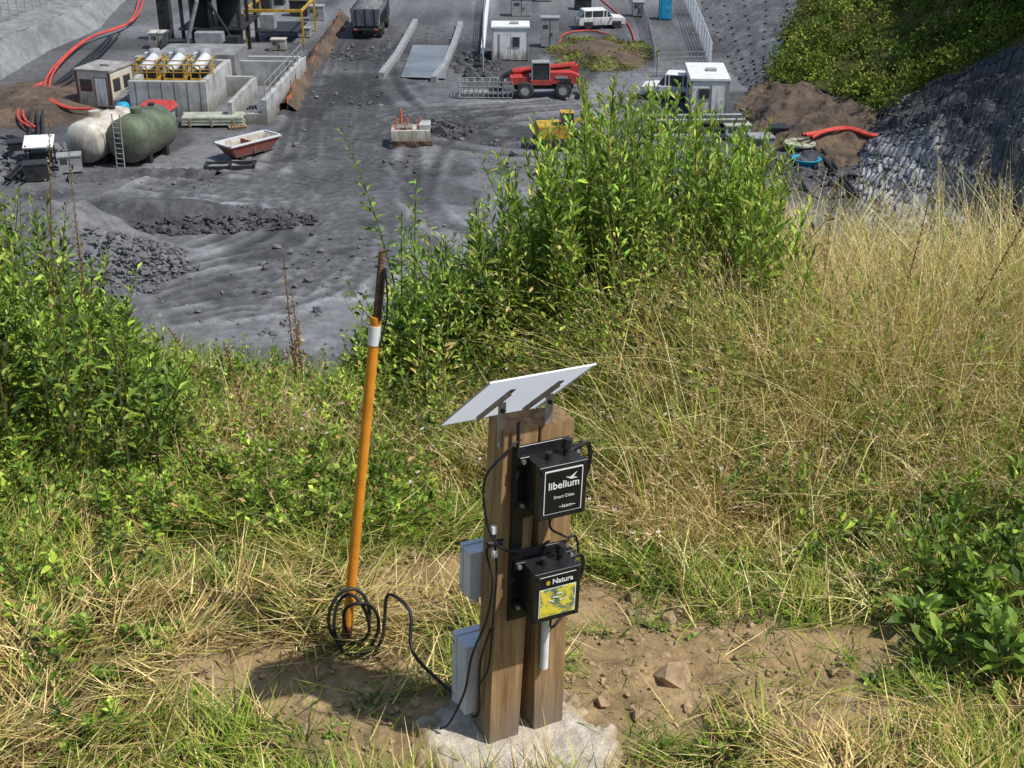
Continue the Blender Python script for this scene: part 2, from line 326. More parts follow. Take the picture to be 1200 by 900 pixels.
def tufts(name,NT,per,x0,x1,y0,y1,dens,hlo,hhi,pal,wts,wd=(.003,.006),leanm=.3,material=None,spread=.05,hfun=None,seeds=0,curv=(.1,.6),K=4,tv=.25):
    tx,ty=scatter(NT,x0,x1,y0,y1,dens); NT=len(tx); N=NT*per
    th=rng.uniform(hlo,hhi,NT)
    if hfun is not None: th=th*hfun(tx,ty)
    tcol=rng.normal(0,tv,NT)
    x=np.repeat(tx,per)+rng.normal(0,spread,N); y=np.repeat(ty,per)+rng.normal(0,spread,N)
    az=rng.uniform(0,2*np.pi,N)*.6+np.repeat(rng.uniform(0,6.28,NT),per)
    h=np.repeat(th,per)*rng.uniform(.45,1.1,N)
    col=pick(pal,N,wts,.15)*np.exp(np.repeat(tcol,per))[:,None]
    V,Q,C,ctr=blades(x,y,h,az,np.abs(rng.normal(leanm,.15,N)).clip(0,.9),rng.uniform(curv[0],curv[1],N),rng.uniform(*wd,N),np.minimum(col,.9),K=K)
    o=npmesh(name,V,Q,C,material or FOL)
    if seeds:
        k=rng.random(N)<seeds; cc=ctr[k]; n2=len(cc); rep=14
        tt=rng.uniform(.72,1.0,(n2,rep)); a=cc[:,-2][:,None,:]; b=cc[:,-1][:,None,:]; s=((tt-.72)/.28)[...,None]
        oo=(a*(1-s)+b*s).reshape(-1,3); d=np.repeat((cc[:,-1]-cc[:,-2]),rep,0); d/=np.linalg.norm(d,axis=1,keepdims=True)
        d=d+rng.normal(0,.35,d.shape)
        v,q,c=quads(oo,d,rng.uniform(.010,.026,len(oo)),rng.uniform(.003,.005,len(oo)),pick([[.72,.56,.31],[.55,.40,.2],[.62,.46,.32]],len(oo),None,.2))
        o2=npmesh("seed_heads",v,q,c,STRAW); o2.parent=o
    return o
tufts("grass_tufts",1800,14,-2.4,2.6,2.35,5.0,lambda x,y:(1-soil(x,y))*sst(.36,.56,fbm(x,y,2.2,60)+.05*sst(.2,-.6,x))*(.35+.65*sst(2.6,4,y)),.05,.15,[GRN,LIM,OLV,DGR,STR],[.28,.28,.2,.12,.12],leanm=.5,spread=.03,K=3)
tufts("crest_grass",2200,18,-3.0,1.2,4.0,6.2,lambda x,y:.3+.7*sst(4.2,5.0,y),.15,.38,[GRN,LIM,OLV,STR,DGR],[.26,.47,.12,.07,.08],leanm=.3,spread=.05,
      hfun=lambda x,y:(.55+.5*sst(4.1,5.2,y))*(.7+.5*fbm(x,y,2.5,71))*(1-.30*sst(-.35,-.6,x)*sst(4.9,5.5,y)),seeds=.03)
def rh(x,y): return (.30+.68*sst(3.7,5.2,y+.25*sst(1.2,2.2,x)))*(.70+.5*fbm(x,y,2,75))*(1-.35*sst(6.0,7,y))
GP=lambda x,y: sst(.36,.56,fbm(x,y,1.1,78))
def rd(x,y): return sst(.2,1.0,x)*(.25+.75*sst(3.7,4.6,y+.35*sst(1,2,x)))*(1-soil(x,y))*(.15+.85*GP(x,y))
tufts("tall_dry_grass",1650,16,.35,3.8,3.4,6.4,rd,.75,1.12,[STR,STR2,STR3,OLV,LIM],[.44,.22,.08,.12,.14],wd=(.0028,.0065),leanm=.25,material=STRAW,spread=.045,hfun=rh,seeds=.16,curv=(.05,.8),tv=.3)
tufts("hay_clumps",230,34,.5,3.2,3.5,5.6,lambda x,y:sst(.48,.6,fbm(x,y,2.0,178))*(1-soil(x,y)),.45,.85,[STR,STR2],[.75,.25],wd=(.003,.007),leanm=.6,material=STRAW,spread=.04,hfun=rh,curv=(.2,.7),tv=.15)
tufts("green_grass",1750,16,.2,3.6,3.5,6.2,lambda x,y:(.15+.85*(1-GP(x,y)))*(1-soil(x,y)),.42,.85,[GRN,LIM,OLV],[.38,.44,.18],wd=(.003,.007),leanm=.3,spread=.05,hfun=rh)
tufts("dry_grass",220,18,-2.4,.9,3.9,5.3,lambda x,y:sst(.5,.62,fbm(x,y,1.7,79)),.22,.4,[STR,STR2,STR3],None,wd=(.002,.004),leanm=.4,material=STRAW,spread=.05,seeds=.2)
tufts("seed_stalks",190,5,.9,3.6,4.6,6.0,lambda x,y:np.ones_like(x),.9,1.25,[STR,STR2],None,wd=(.002,.0035),leanm=.15,material=STRAW,spread=.06,seeds=.9,curv=(0,.3),hfun=lambda x,y:.75+.25*sst(1.5,2.6,x))
def weeds(name,x,y,h,nl,Ll,Wl,pal,wts,stemcol=(.14,.12,.04),lean=.15,r=.004,start=.12,elev=(.1,.9),branch=0,shrink=.55):
    N=len(x); z0=gz(x,y)-.02; az=rng.uniform(0,6.28,N); ln=np.abs(rng.normal(0,lean,N)); K=6
    t=np.linspace(0,1,K+1)[None,:]; cu=rng.uniform(-.1,.2,N)[:,None]
    out=h[:,None]*(ln[:,None]*t+cu*t*t); zz=z0[:,None]+h[:,None]*t*(1-.15*ln[:,None])
    cx=x[:,None]+np.cos(az)[:,None]*out; cy=y[:,None]+np.sin(az)[:,None]*out
    ctr=np.stack([cx,cy,zz],-1)
    rr=(r*(1-.75*t))[...,None]
    ring=np.stack([ctr+np.array([math.cos(a),math.sin(a),0])*rr for a in (0,2.09,4.19)],2)
    V=ring.reshape(-1,3); b=(np.arange(N)*(K+1)*3)[:,None,None]; k=(np.arange(K)*3)[None,:,None]; j=np.arange(3)[None,None,:]; j2=(j+1)%3
    Q=np.stack([b+k+j,b+k+j2,b+k+3+j2,b+k+3+j],-1).reshape(-1,4)
    C=np.tile(np.array(stemcol),(len(V),1))
    st=npmesh(name,V,Q,C,FOL)
    per=nl; tt=(start+(1-start)*(np.arange(per)+rng.random((N,per)))/per).clip(0,1)
    f=tt*K; i0=np.minimum(f.astype(int),K-1); fr=(f-i0)[...,None]
    ix=np.arange(N)[:,None]; pos=ctr[ix,i0]*(1-fr)+ctr[ix,i0+1]*fr
    la=(np.arange(per)[None,:]*2.4+az[:,None]+rng.normal(0,.4,(N,per)))
    el=rng.uniform(elev[0],elev[1],(N,per))+.5*tt
    d=np.stack([np.cos(la)*np.cos(el),np.sin(la)*np.cos(el),np.sin(el)],-1)
    if branch: pos=pos+d*rng.uniform(0,branch,(N,per,1))*(1.1-tt)[...,None]
    L=rng.uniform(*Ll,(N,per))*(1-shrink*tt**2); W=L*rng.uniform(*Wl,(N,per))
    pc=np.exp(rng.normal(0,.22,N)); col=pick(pal,N*per,wts,.2)*np.repeat(pc,per)[:,None]
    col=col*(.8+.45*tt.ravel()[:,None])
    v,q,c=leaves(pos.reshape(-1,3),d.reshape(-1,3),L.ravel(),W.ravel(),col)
    lo=npmesh("leaves",v,q,c,FOL); lo.parent=st; return st
BG=[.16,.26,.03]; BG2=[.25,.37,.05]; MG=[.09,.16,.022]; YG=[.40,.42,.07]
bx=[-1.0,-.7,-.45,-.29,.08,.41,.6,.83,1.16,1.38,1.7]; bt=[-.25,.02,.36,.48,.80,1.08,1.12,1.02,.88,.52,.30]
def bush(N,x0,x1,y0,y1,f0,f1):
    x=rng.uniform(x0,x1,N); y=rng.uniform(y0,y1,N); zt=np.interp(x*6/y,bx,bt)
    top=CZ-(CZ-zt)*y/6; h=(top-gz(x,y))*rng.uniform(f0,f1,N); k=h>.25; return x[k],y[k],h[k]
x,y,h=bush(350,-.75,1.38,5.3,6.9,.6,1.0)
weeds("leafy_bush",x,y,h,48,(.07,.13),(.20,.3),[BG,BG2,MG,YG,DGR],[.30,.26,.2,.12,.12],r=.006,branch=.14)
x,y,h=bush(105,.0,1.35,5.4,6.7,.90,1.07)
weeds("tall_shoots",x,y,h,44,(.10,.18),(.2,.28),[BG2,BG,YG],[.5,.35,.15],r=.007,start=.35,lean=.08,elev=(.3,.9),shrink=.6)
x,y,h=bush(430,-1.0,1.7,4.8,6.2,.28,.72)
weeds("undergrowth",x,y,h,40,(.03,.07),(.25,.45),[BG,MG,LIM,YG,STR2],[.20,.13,.34,.22,.11],r=.003,branch=.12)
sx=np.array([-.52,-.49,-.55]);sy=np.array([5.9,5.95,5.85]);sh=np.array([1.42,1.2,1.0])
weeds("tall_weed",sx,sy,sh,60,(.08,.13),(.25,.35),[BG,MG],None,(.12,.14,.04),r=.009,start=.3,lean=.02,elev=(-.1,.4))
N=260; x=rng.uniform(-3.2,-1.35,N); y=rng.uniform(4.3,6.0,N)
top=np.interp(x*5/y,[-3,-2.05,-1.85,-1.65,-1.5,-1.4],[1.25,1.05,.80,.42,.1,-.15]); h=(CZ-(CZ-top)*y/5-gz(x,y))*rng.uniform(.5,1,N); k=h>.2
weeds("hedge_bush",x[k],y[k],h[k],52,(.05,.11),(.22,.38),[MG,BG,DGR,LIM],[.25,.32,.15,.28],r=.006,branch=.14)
N=560; x=rng.uniform(-2.6,-.3,N); y=rng.uniform(3.9,5.6,N); h=rng.uniform(.13,.36,N)*(.6+.4*sst(4,5.0,y))
weeds("nettle_weeds",x,y,h,24,(.03,.07),(.35,.55),[MG,BG,LIM,BG2,[.34,.22,.08]],[.2,.22,.33,.15,.1],r=.002,branch=.04)
N=110; x=rng.uniform(-2.1,-1.0,N); y=rng.uniform(2.7,4.2,N); h=rng.uniform(.08,.27,N)*sst(-1.0,-1.6,x)+.05
weeds("young_nettles",x,y,h,20,(.03,.07),(.35,.55),[MG,BG,LIM],None,r=.002,branch=.03)
x=np.array([-.98,-.95,-1.02,-1.35,-2.0,-1.9,1.7,1.95,2.3,1.45,-1.15]); y=np.array([5.3,5.25,5.35,5.2,5.0,5.3,5.3,5.2,5.0,5.6,4.9]); h=np.array([.80,.64,.5,.5,1.35,1.15,1.1,1.1,1.15,1.0,.55])
weeds("dock_stalks",x,y,h,130,(.014,.028),(.5,.8),[[.28,.15,.06],[.38,.24,.1],[.2,.14,.05]],None,(.2,.11,.05),r=.005,start=.35,lean=.12,elev=(.2,1.2),branch=.06)
N=340; x=rng.uniform(.8,3.0,N); y=rng.uniform(3.7,5.7,N); h=rng.uniform(.2,.62,N)*(.6+.6*sst(3.8,5.2,y))
weeds("meadow_weeds",x,y,h,26,(.03,.09),(.2,.4),[MG,BG,LIM],None,r=.002,branch=.06)
N=80; x=rng.uniform(1.25,2.2,N); y=rng.uniform(3.1,4.0,N); h=rng.uniform(.15,.42,N)*sst(1.1,1.7,x)+.06
weeds("dock_plant",x,y,h,14,(.08,.16),(.25,.4),[MG,BG,BG2],None,r=.004,start=.02,elev=(.0,.9),branch=.03)
N=900; x,y=scatter(N,-2.4,2.6,2.45,4.6,lambda x,y:(1-soil(x,y)*.97)*sst(.40,.56,fbm(x,y,2.2,60)+.05*sst(.2,-.6,x))); N=len(x)
weeds("clover_patches",x,y,rng.uniform(.02,.09,N),9,(.02,.045),(.5,.9),[MG,BG,LIM],None,r=.001,start=.1,branch=.03,elev=(-.1,.6))
N=90; x=rng.uniform(-1,2.8,N); y=rng.uniform(3.8,5.6,N); z=gz(x,y)+rng.uniform(.12,.5,N)*sst(3.5,5,y)+.08
o=np.repeat(np.stack([x,y,z],-1),7,0); a=rng.uniform(0,6.28,len(o)); d=np.stack([np.cos(a),np.sin(a),rng.uniform(.1,.9,len(o))],-1)
cc=np.repeat(pick([[.8,.8,.75],[.7,.45,.55],[.75,.7,.6]],N,None,.05),7,0)
v,q,c=leaves(o,d,np.full(len(o),.012),np.full(len(o),.008),cc); npmesh("wild_flowers",v,q,c,FOL)
def rocks(name,pos,sz,key,flat=.7):
    ph=(1+5**.5)/2; B=np.array([(-1,ph,0),(1,ph,0),(-1,-ph,0),(1,-ph,0),(0,-1,ph),(0,1,ph),(0,-1,-ph),(0,1,-ph),(ph,0,-1),(ph,0,1),(-ph,0,-1),(-ph,0,1)])/1.9
    Fc=np.array([(0,11,5),(0,5,1),(0,1,7),(0,7,10),(0,10,11),(1,5,9),(5,11,4),(11,10,2),(10,7,6),(7,1,8),(3,9,4),(3,4,2),(3,2,6),(3,6,8),(3,8,9),(4,9,5),(2,4,11),(6,2,10),(8,6,7),(9,8,1)])
    N=len(pos); a=rng.uniform(0,6.28,N); V=B[None]*(1+rng.normal(0,.17,(N,12,1)))*sz[:,None,None]*rng.uniform(.6,1.2,(N,1,3))*np.array([1,1,flat])
    ca,sa=np.cos(a)[:,None],np.sin(a)[:,None]; X=V[...,0]*ca-V[...,1]*sa; Y=V[...,0]*sa+V[...,1]*ca; V=np.stack([X,Y,V[...,2]],-1)+pos[:,None,:]
    Q=(Fc[None]+(np.arange(N)*12)[:,None,None]).reshape(-1,3)
    return npmesh(name,V.reshape(-1,3),Q,None,M[key])
M['clod']=mat("soil_clods",(.42,.30,.17),(.22,.15,.08),20,.95,.002)
x,y=scatter(1700,-1.8,2.2,2.3,4.2,lambda x,y:soil(x,y)*pad(x,y)); pos=np.stack([x,y,gz(x,y)+.003],-1)
rocks("pebbles",pos,np.exp(rng.normal(-5.2,.6,len(x))),'clod')
# ------------------------------------------------------------------ sensor station
ST=Matrix.Translation((.018,2.83,0))@Matrix.Rotation(math.radians(26),4,'Z')@Matrix.Rotation(math.radians(2.0),4,'Y')
HP=1.0
for sx in (-1,1):
    mb=MB(); vs=[]
    for z,cx,hw in ((-.1,.072,.046),(HP-(.004 if sx>0 else 0),.0505,.048)):
        for a,b in ((-1,-1),(1,-1),(1,1),(-1,1)): vs.append((sx*cx+a*hw,b*.046,z))
    mb.hexa(vs,'wood','woodend'); mb.build("wooden_post",M4=ST,bevel=.003)
mb=MB(); cx=-.05; ty=math.atan2(.25,.294)
R=Matrix.Translation((cx,0,1.068))@Matrix.Rotation(-ty,4,'X')
def pb(c,d,k):
    m2=MB(); m2.box(c,d,k); mb.add([R@Vector(v) for v in m2.v],m2.f,k)
mb.add([R@Vector(v) for v in ((-.138,-.191,0),(.138,-.191,0),(.138,.191,0),(-.138,.191,0))],[(0,1,2,3)],'sol')
for s_ in(-1,1):
    pb((s_*.1385,0,0),(.002,.385,.004),'alu'); pb((0,s_*.1915,0),(.275,.002,.004),'alu')
for bxx in (-.055,.075):
    pb((bxx,.0,-.010),(.014,.24,.003),'bracket'); pb((bxx-.008,.0,-.016),(.003,.24,.012),'bracket')
    mb.box((cx+bxx+.004,-.035,1.015),(.020,.004,.12),'steel'); mb.box((cx+bxx+.012,-.02,1.01),(.004,.03,.11),'steel')
    mb.cyl((cx+bxx+.004,-.042,1.055),(cx+bxx+.004,-.03,1.055),.006,'dark',8)
mb.build("solar_panel",M4=ST)
def sensor(z,kind):
    mb=MB(); x0=.018; yb=-.048
    mb.box((x0-.012,yb-.006,z-.01),(.165,.008,.21),'black')
    for a in(-1,1):
        for b in(-1,1):
            mb.box((x0+a*.072,yb-.018,z+b*.062),(.028,.02,.022),'black'); mb.cyl((x0+a*.076,yb-.034,z+b*.062),(x0+a*.076,yb-.022,z+b*.062),.006,'steel',8)
    mb.box((x0,yb-.045,z),(.126,.066,.142),'black'); mb.box((x0,yb-.088,z),(.134,.020,.150),'black')
    for a in(-1,1):
        for b in(-1,1): mb.cyl((x0+a*.058,yb-.102,z+b*.066),(x0+a*.058,yb-.095,z+b*.066),.005,'blackm',8)
    mb.cyl((x0-.02,yb-.055,z+.068),(x0-.02,yb-.055,z+.090),.010,'blackm',10); mb.cyl((x0+.03,yb-.05,z+.068),(x0+.03,yb-.05,z+.094),.008,'blackm',10)
    mb.cyl((x0+.03,yb-.05,z+.09),(x0+.034,yb-.05,z+.115),.013,'blackm',8)
    for a in(-.04,-.012,.016,.042): mb.cyl((x0+a,yb-.05,z-.096),(x0+a,yb-.05,z-.068),.009,'blackm',10)
    o=mb.build("sensor_box",M4=ST,bevel=.004,seg=3)
    mb=MB(); f=yb-.0985
    mb.box((x0,f-.001,z+.002),(.106,.002,.122),'labelwhite')
    if kind==0: mb.box((x0,f-.0025,z+.002),(.100,.0012,.116),'labelblack')
    else:
        mb.box((x0,f-.0025,z+.046),(.106,.0012,.034),'labelblack'); mb.box((x0,f-.0025,z-.016),(.100,.0012,.082),'pic')
        mb.box((x0-.02,f-.0036,z-.045),(.045,.0008,.012),'labelyellow')
        for i in range(4): mb.box((x0-.018+i*.011,f-.0046-i*.0002,z-.012+(i%3)*.010),(.018,.0006,.003),'labelwhite',ry=.5-i*.25)
    lo=mb.build("label",M4=ST); lo.parent=o; lo.matrix_world=ST
    def txt(body,size,px,pz,k='labelwhite'):
        c=bpy.data.curves.new("label_text",'FONT'); c.body=body; c.size=size; c.align_x='CENTER'; c.extrude=.0003; c.materials.append(M[k])
        if size>.02: c.offset=.0004
        t=bpy.data.objects.new("label_text",c); S.collection.objects.link(t); t.parent=o
        t.matrix_world=ST@Matrix.Translation((px,f-.0038,pz))@Matrix.Rotation(math.pi/2,4,'X')
    if kind==0:
        txt("libelium",.028,x0,z+.012); txt("Smart Cities",.0115,x0+.002,z-.016); txt("~loom~",.014,x0+.012,z-.045)
        m=MB(); m.prism([(x0+.005,z+.040),(x0+.017,z+.038),(x0+.035,z+.050),(x0+.025,z+.037),(x0+.037,z+.033),(x0+.019,z+.032)],f-.0045,f-.0032,'labelwhite'); q=m.build("label_logo",M4=ST); q.parent=o; q.matrix_world=ST
    else: txt("e",.024,x0-.030,z+.040,'labelyellow'); txt("Natura",.021,x0+.012,z+.040)
    return o
sensor(.862,0); sensor(.555,1)
mb=MB(); mb.cyl((-.068,-.062,.80),(-.068,-.062,.90),.006,'blackm'); mb.cyl((-.068,-.062,.90),(-.068,-.062,1.03),.0045,'blackm'); mb.box((-.060,-.055,.70),(.03,.014,.50),'black'); mb.build("antenna",M4=ST,bevel=.001)
mb=MB(); mb.cyl((.035,-.062,.48),(.037,-.062,.26),.0115,'pvc',14); mb.cyl((.035,-.062,.47),(.035,-.062,.45),.015,'pvc',14); mb.build("pvc_pipe",M4=ST)
def jbox(x0,x1,z0,z1,d):
    mb=MB(); cx=(x0+x1)/2; cz=(z0+z1)/2; y0=.052
    mb.box((cx,y0+d*.35,cz),(x1-x0,d*.7,z1-z0),'greybox'); mb.box((cx,y0+d*.86,cz),(x1-x0+.006,d*.28,z1-z0+.006),'greybox')
    mb.cyl((x0+.03,y0+d*.4,z0-.025),(x0+.03,y0+d*.4,z0),.010,'greybox'); mb.cyl((x0+.08,y0+d*.4,z0-.02),(x0+.08,y0+d*.4,z0),.010,'blackm')
    for a in (.12,.88):mb.cyl((x0-.0045,y0+d*.86,z0+(z1-z0)*a),(x0-.001,y0+d*.86,z0+(z1-z0)*a),.006,'steel',8)
    mb.build("junction_box",M4=ST,bevel=.004,seg=3)
jbox(-.138,.01,.455,.60,.06); jbox(-.145,.06,.07,.30,.085)
mb=MB()
def L(*p): return [Vector(q) for q in p]
mb.tube(L((-.06,-.06,.98),(-.10,-.07,.96),(-.15,-.05,.88),(-.145,-.06,.76),(-.115,-.075,.69),(-.06,-.075,.665),(0,-.075,.665),(.03,-.07,.67)),.0035,'blackm')
mb.tube(L((-.10,-.06,.70),(-.13,-.03,.66),(-.125,-.06,.58),(-.13,-.04,.45),(-.16,-.02,.33),(-.17,0,.2),(-.2,.03,.08),(-.22,.05,.05)),.0035,'blackm')
mb.tube(L((-.122,-.05,.73),(-.112,-.055,.60),(-.116,-.05,.45),(-.122,-.045,.30),(-.14,-.02,.22)),.003,'blackm')
mb.tube(L((-.118,.06,.05),(-.118,.02,.10),(-.135,-.02,.30),(-.12,-.045,.42)),.003,'blackm')
for zc,rr in ((.86,.060),(.54,.05)):
    for k in range(2):
        pts=[Vector((.108+.03*math.sin(a)+.004*k,-.06-.018*math.cos(a),zc+rr*1.35*math.cos(a)+.006*k)) for a in np.linspace(.2,6.0,12)]
        mb.tube([Vector((.07,-.08,zc+.07))]+pts+[Vector((.06,-.085,zc-.085))],.0034,'blackm',sub=4)
mb.tube(L((.01,-.1,.77),(.01,-.11,.735),(.05,-.1,.70),(.09,-.06,.66),(.12,-.05,.65),(.13,-.05,.60)),.0032,'blackm')
mb.tube(L((.03,-.1,.46),(.03,-.1,.42),(.06,-.08,.41),(.1,-.06,.43),(.12,-.05,.48)),.0032,'blackm')
mb.box((-.122,-.052,.73),(.012,.012,.02),'labelwhite'); mb.box((-.118,-.052,.66),(.012,.014,.02),'labelwhite'); mb.cyl((-.14,-.05,.69),(-.10,-.055,.69),.009,'blackm')
mb.build("electric_cable",M4=ST)
b=P(405,757,-.02); t=Vector((-.357,3.30,1.255)); d=(t-b)
mb=MB(); p=lambda s:b+d*s
N=150; prof=[]
for i in range(N):
    h=.06+.80*i/N; prof.append((.0150+(.0014 if i%2 else -.0004),h*d.length))
mb.lathe(b,d,prof,'orange',16)
mb.cyl(p(-.03),p(.065),.0165,'redbase',14); mb.cyl(p(.80),p(.845),.0175,'labelwhite',16)
mb.cyl(p(.85),p(.865),.0155,'orange',14)
prof=[(.0085+(.0014 if i%3==0 else 0),(.86+.155*i/60)*d.length) for i in range(61)]; mb.lathe(b,d,prof,'rust',10)
q=p(.86)+Vector((.012,-.012,0)); mb.cyl(q,q+d*.12,.0045,'blackm',8)
mb.tube([p(.8)+Vector((.018,-.01,0)),p(.87)+Vector((.03,-.01,0)),p(.93)+Vector((.024,-.012,0)),p(.98)+Vector((.014,-.01,0))],.0025,'blackm')
mb.build("orange_pole")
mb=MB(); c=b+Vector((.045,-.02,.12))
pts=[]
for i in range(46):
    a=i*.42; k=1+.18*math.sin(i*.31); pts.append(c+Vector((math.cos(a)*.06*k+.0008*i-.02,.02*math.sin(i*.7)-.02,math.sin(a)*.10*k)))
pts+= [c+Vector((.10,.0,.09)),c+Vector((.17,-.06,.07)),Vector((-.30,3.10,.08)),Vector((-.21,2.99,.05)),Vector((-.15,2.93,.05)),Vector((-.11,2.90,.09))]
mb.tube(pts,.0055,'blackm',sub=4); mb.build("coiled_cable")
# ------------------------------------------------------------------ quarry floor
tracks=[[(425,50),(402,120),(395,180),(420,240),(405,300),(330,340),(200,365)],[(432,50),(415,110),(422,170),(470,230),(530,300)],
[(400,140),(340,200),(250,230),(150,240)],[(440,60),(470,120),(560,160),(700,170)],[(560,130),(480,165),(440,235),(380,310),(250,350)],[(392,100),(365,190),(330,270),(200,320)],
[(700,120),(560,130),(450,140),(420,200),(450,300)],[(250,200),(350,215),(450,260),(560,330)],[(150,330),(260,300),(360,290),(480,340)],[(400,60),(385,140),(370,220),(400,280),(340,400)],[(180,210),(300,225),(380,200),(400,120)],[(180,350),(300,330),(420,340)]]
segs=[]
for tr in tracks:
    w3=[P(*q) for q in tr]; q=[w3[0]*2-w3[1]]+w3+[w3[-1]*2-w3[-2]]; out=[]
    for i in range(1,len(q)-2):
        for j in range(5):
            tt=j/5;a,b_,c_,d_=q[i-1],q[i],q[i+1],q[i+2]; out.append(.5*((2*b_)+(c_-a)*tt+(2*a-5*b_+4*c_-d_)*tt*tt+(3*b_-a-3*c_+d_)*tt**3))
    for rep in range(3):
        off=random.uniform(-2.4,2.4)
        for s_ in (-1,1):
            pl=[]
            for i in range(len(out)-1):
                dd=(out[i+1]-out[i]).normalized(); nrm=Vector((-dd.y,dd.x,0)); pl.append(out[i]+nrm*(off+s_*1.0))
            segs+= [(pl[i],pl[i+1]) for i in range(len(pl)-1)]
def trackf(X,Y):
    D=np.full(X.shape,9.); A=np.zeros(X.shape)
    for a,b_ in segs:
        ax,ay,bx_,by=a.x,a.y,b_.x,b_.y; vx,vy=bx_-ax,by-ay; L2=vx*vx+vy*vy+1e-9
        k=np.where((np.abs(X-(ax+bx_)/2)<4)&(np.abs(Y-(ay+by)/2)<6))
        if len(k[0])==0: continue
        x,y=X[k],Y[k]; s=(x-ax)*vx+(y-ay)*vy; t_=np.clip(s/L2,0,1); dd=np.hypot(x-ax-t_*vx,y-ay-t_*vy); m=dd<D[k]
        D[k]=np.minimum(D[k],dd); A[k]=np.where(m,s/math.sqrt(L2),A[k])
    return D,A
fx=axis(-30,28,.17,[-1500,-600,-250,-120,-70,-50,-40,-34,-31],[28,30,32,36,42,50,70,120,250,600,1500])
fy=axis(45,108,.17,[-300,-100,0,15,25,30,34,38,42],[108,110,113,117,120,124,130,140,160,200,300,600,1200,2500])
FX,FY=np.meshgrid(fx,fy); DT,DA=trackf(FX,FY)
blobs=[(480,60,5,-.5),(300,100,5,-.25),(100,260,6,-.3),(700,75,5,-.3),(560,60,4,-.45),(640,30,6,-.35),(380,60,4,-.3),(980,190,6,-.5),(900,160,5,-.4),(370,250,6,-.2),(830,60,5,-.35),(540,150,4,-.25),(60,150,6,-.5),(30,70,8,-.3),(430,110,5,-.2),(330,300,5,.1),(600,140,5,-.25),(230,210,5,.15)]
TN=.35+.65*fbm(FX,FY,.35,88)
IN=np.exp(-(DT/.32)**2); LUG=.5+.5*np.sin(DA*2*math.pi/.75)
def floorz(X,Y): return FZ+.16*(fbm(X,Y,.25,81)-.5)+.13*(fbm(X,Y,1.1,82,4)-.5)-.08*TN*IN*(.5+LUG)+.07*np.exp(-((DT-.6)/.25)**2)
def floorc(X,Y):
    n=fbm(X,Y,.12,83); n2=fbm(X,Y,.9,84); k=.138*(.5+1.0*n)*(.65+.7*n2)
    k=k*(1-.65*TN*IN*(.6+.5*LUG)+.60*TN*np.exp(-((DT-.62)/.28)**2))
    k=k*(1-.48*sst(.53,.65,fbm(X,Y,.22,99)))
    for a,b_,r,dl in blobs:
        c=P(a,b_); k=k*(1+dl*np.exp(-(((X-c.x)**2+((Y-c.y)*.7)**2)/r**2)))
    return np.maximum(k,.02)[...,None]*np.array([1.0,1.0,1.02])
gridmesh("quarry_ground",fx,fy,floorz,floorc,FLOORM)
x=rng.uniform(-28,24,3200); y=rng.uniform(46,118,3200); k=fbm(x,y,.2,101)>.48; x=x[k];y=y[k]
rocks("loose_stones",np.stack([x,y,np.full(len(x),FZ+.03)],-1),.09*np.exp(rng.normal(0,.5,len(x))),'rockl')
# ------------------------------------------------------------------ lofted banks
def loft(name,rows,nu,nv,amp,material=None,key=None,col=None,fr=.5,bolts=None,net=False):
    R=np.array([[tuple(P(*q)) for q in r] for r in rows],float)
    nr,nc=R.shape[:2]; u=np.linspace(0,nc-1,nu); v=np.linspace(0,nr-1,nv)
    ui=np.minimum(u.astype(int),nc-2);uf=(u-ui)[None,:,None]; vi=np.minimum(v.astype(int),nr-2);vf=(v-vi)[:,None,None]
    A=R[vi][:,ui];B=R[vi][:,ui+1];C=R[vi+1][:,ui];D=R[vi+1][:,ui+1]
    G=(A*(1-uf)+B*uf)*(1-vf)+(C*(1-uf)+D*uf)*vf
    G[...,2]+=amp*(fbm(G[...,0]+G[...,2],G[...,1],fr,90)-.5); G[...,0]+=amp*.6*(fbm(G[...,1],G[...,2]*2,fr,91)-.5)
    I=np.arange(nu*nv).reshape(nv,nu); Q=np.stack([I[:-1,:-1],I[:-1,1:],I[1:,1:],I[1:,:-1]],-1).reshape(-1,4)
    o=npmesh(name,G.reshape(-1,3),Q,None if col is None else col(G,u,v).reshape(-1,3),material or M[key],True)
    if bolts:
        mb=MB(); su,sv=bolts
        for j in range(sv//2,nv,sv):
            for i in range((j//sv%2)*su//2,nu,su): c=G[j,i]; mb.box(c+np.array([0,0,.05]),(.24,.24,.12),'rock',rz=.7)
        if net:
            up=Vector((-.04,-.04,.06))
            for i in range(0,nu,5): mb.tube([Vector(G[j,i])+up for j in range(0,nv,2)],.028,'dark',4,sub=1)
            for j in range(nv//3,nv,5): mb.tube([Vector(G[j,i])+up for i in range(0,nu,2)],.022,'dark',4,sub=1)
        b=mb.build("rock_bolts"); b.parent=o
    return o,G
Z=FZ-.2
def c1(G,u,v): n=fbm(G[...,1],G[...,2],.35,61)[...,None]; return np.array([.10,.105,.11])*(1-n)+np.array([.20,.205,.21])*n
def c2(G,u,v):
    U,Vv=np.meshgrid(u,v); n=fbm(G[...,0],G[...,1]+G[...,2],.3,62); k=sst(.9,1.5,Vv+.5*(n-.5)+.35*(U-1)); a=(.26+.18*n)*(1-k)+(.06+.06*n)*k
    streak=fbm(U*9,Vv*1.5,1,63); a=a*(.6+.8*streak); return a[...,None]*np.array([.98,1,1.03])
loft("shotcrete_slope",[[(872,110,Z),(850,72,Z),(822,20,Z),(795,-30,Z)],[(905,92,-18),(915,60,-17.5),(932,10,-16.5),(945,-30,-15.5)]],120,40,.6,SHOT,col=c1,bolts=(7,8))
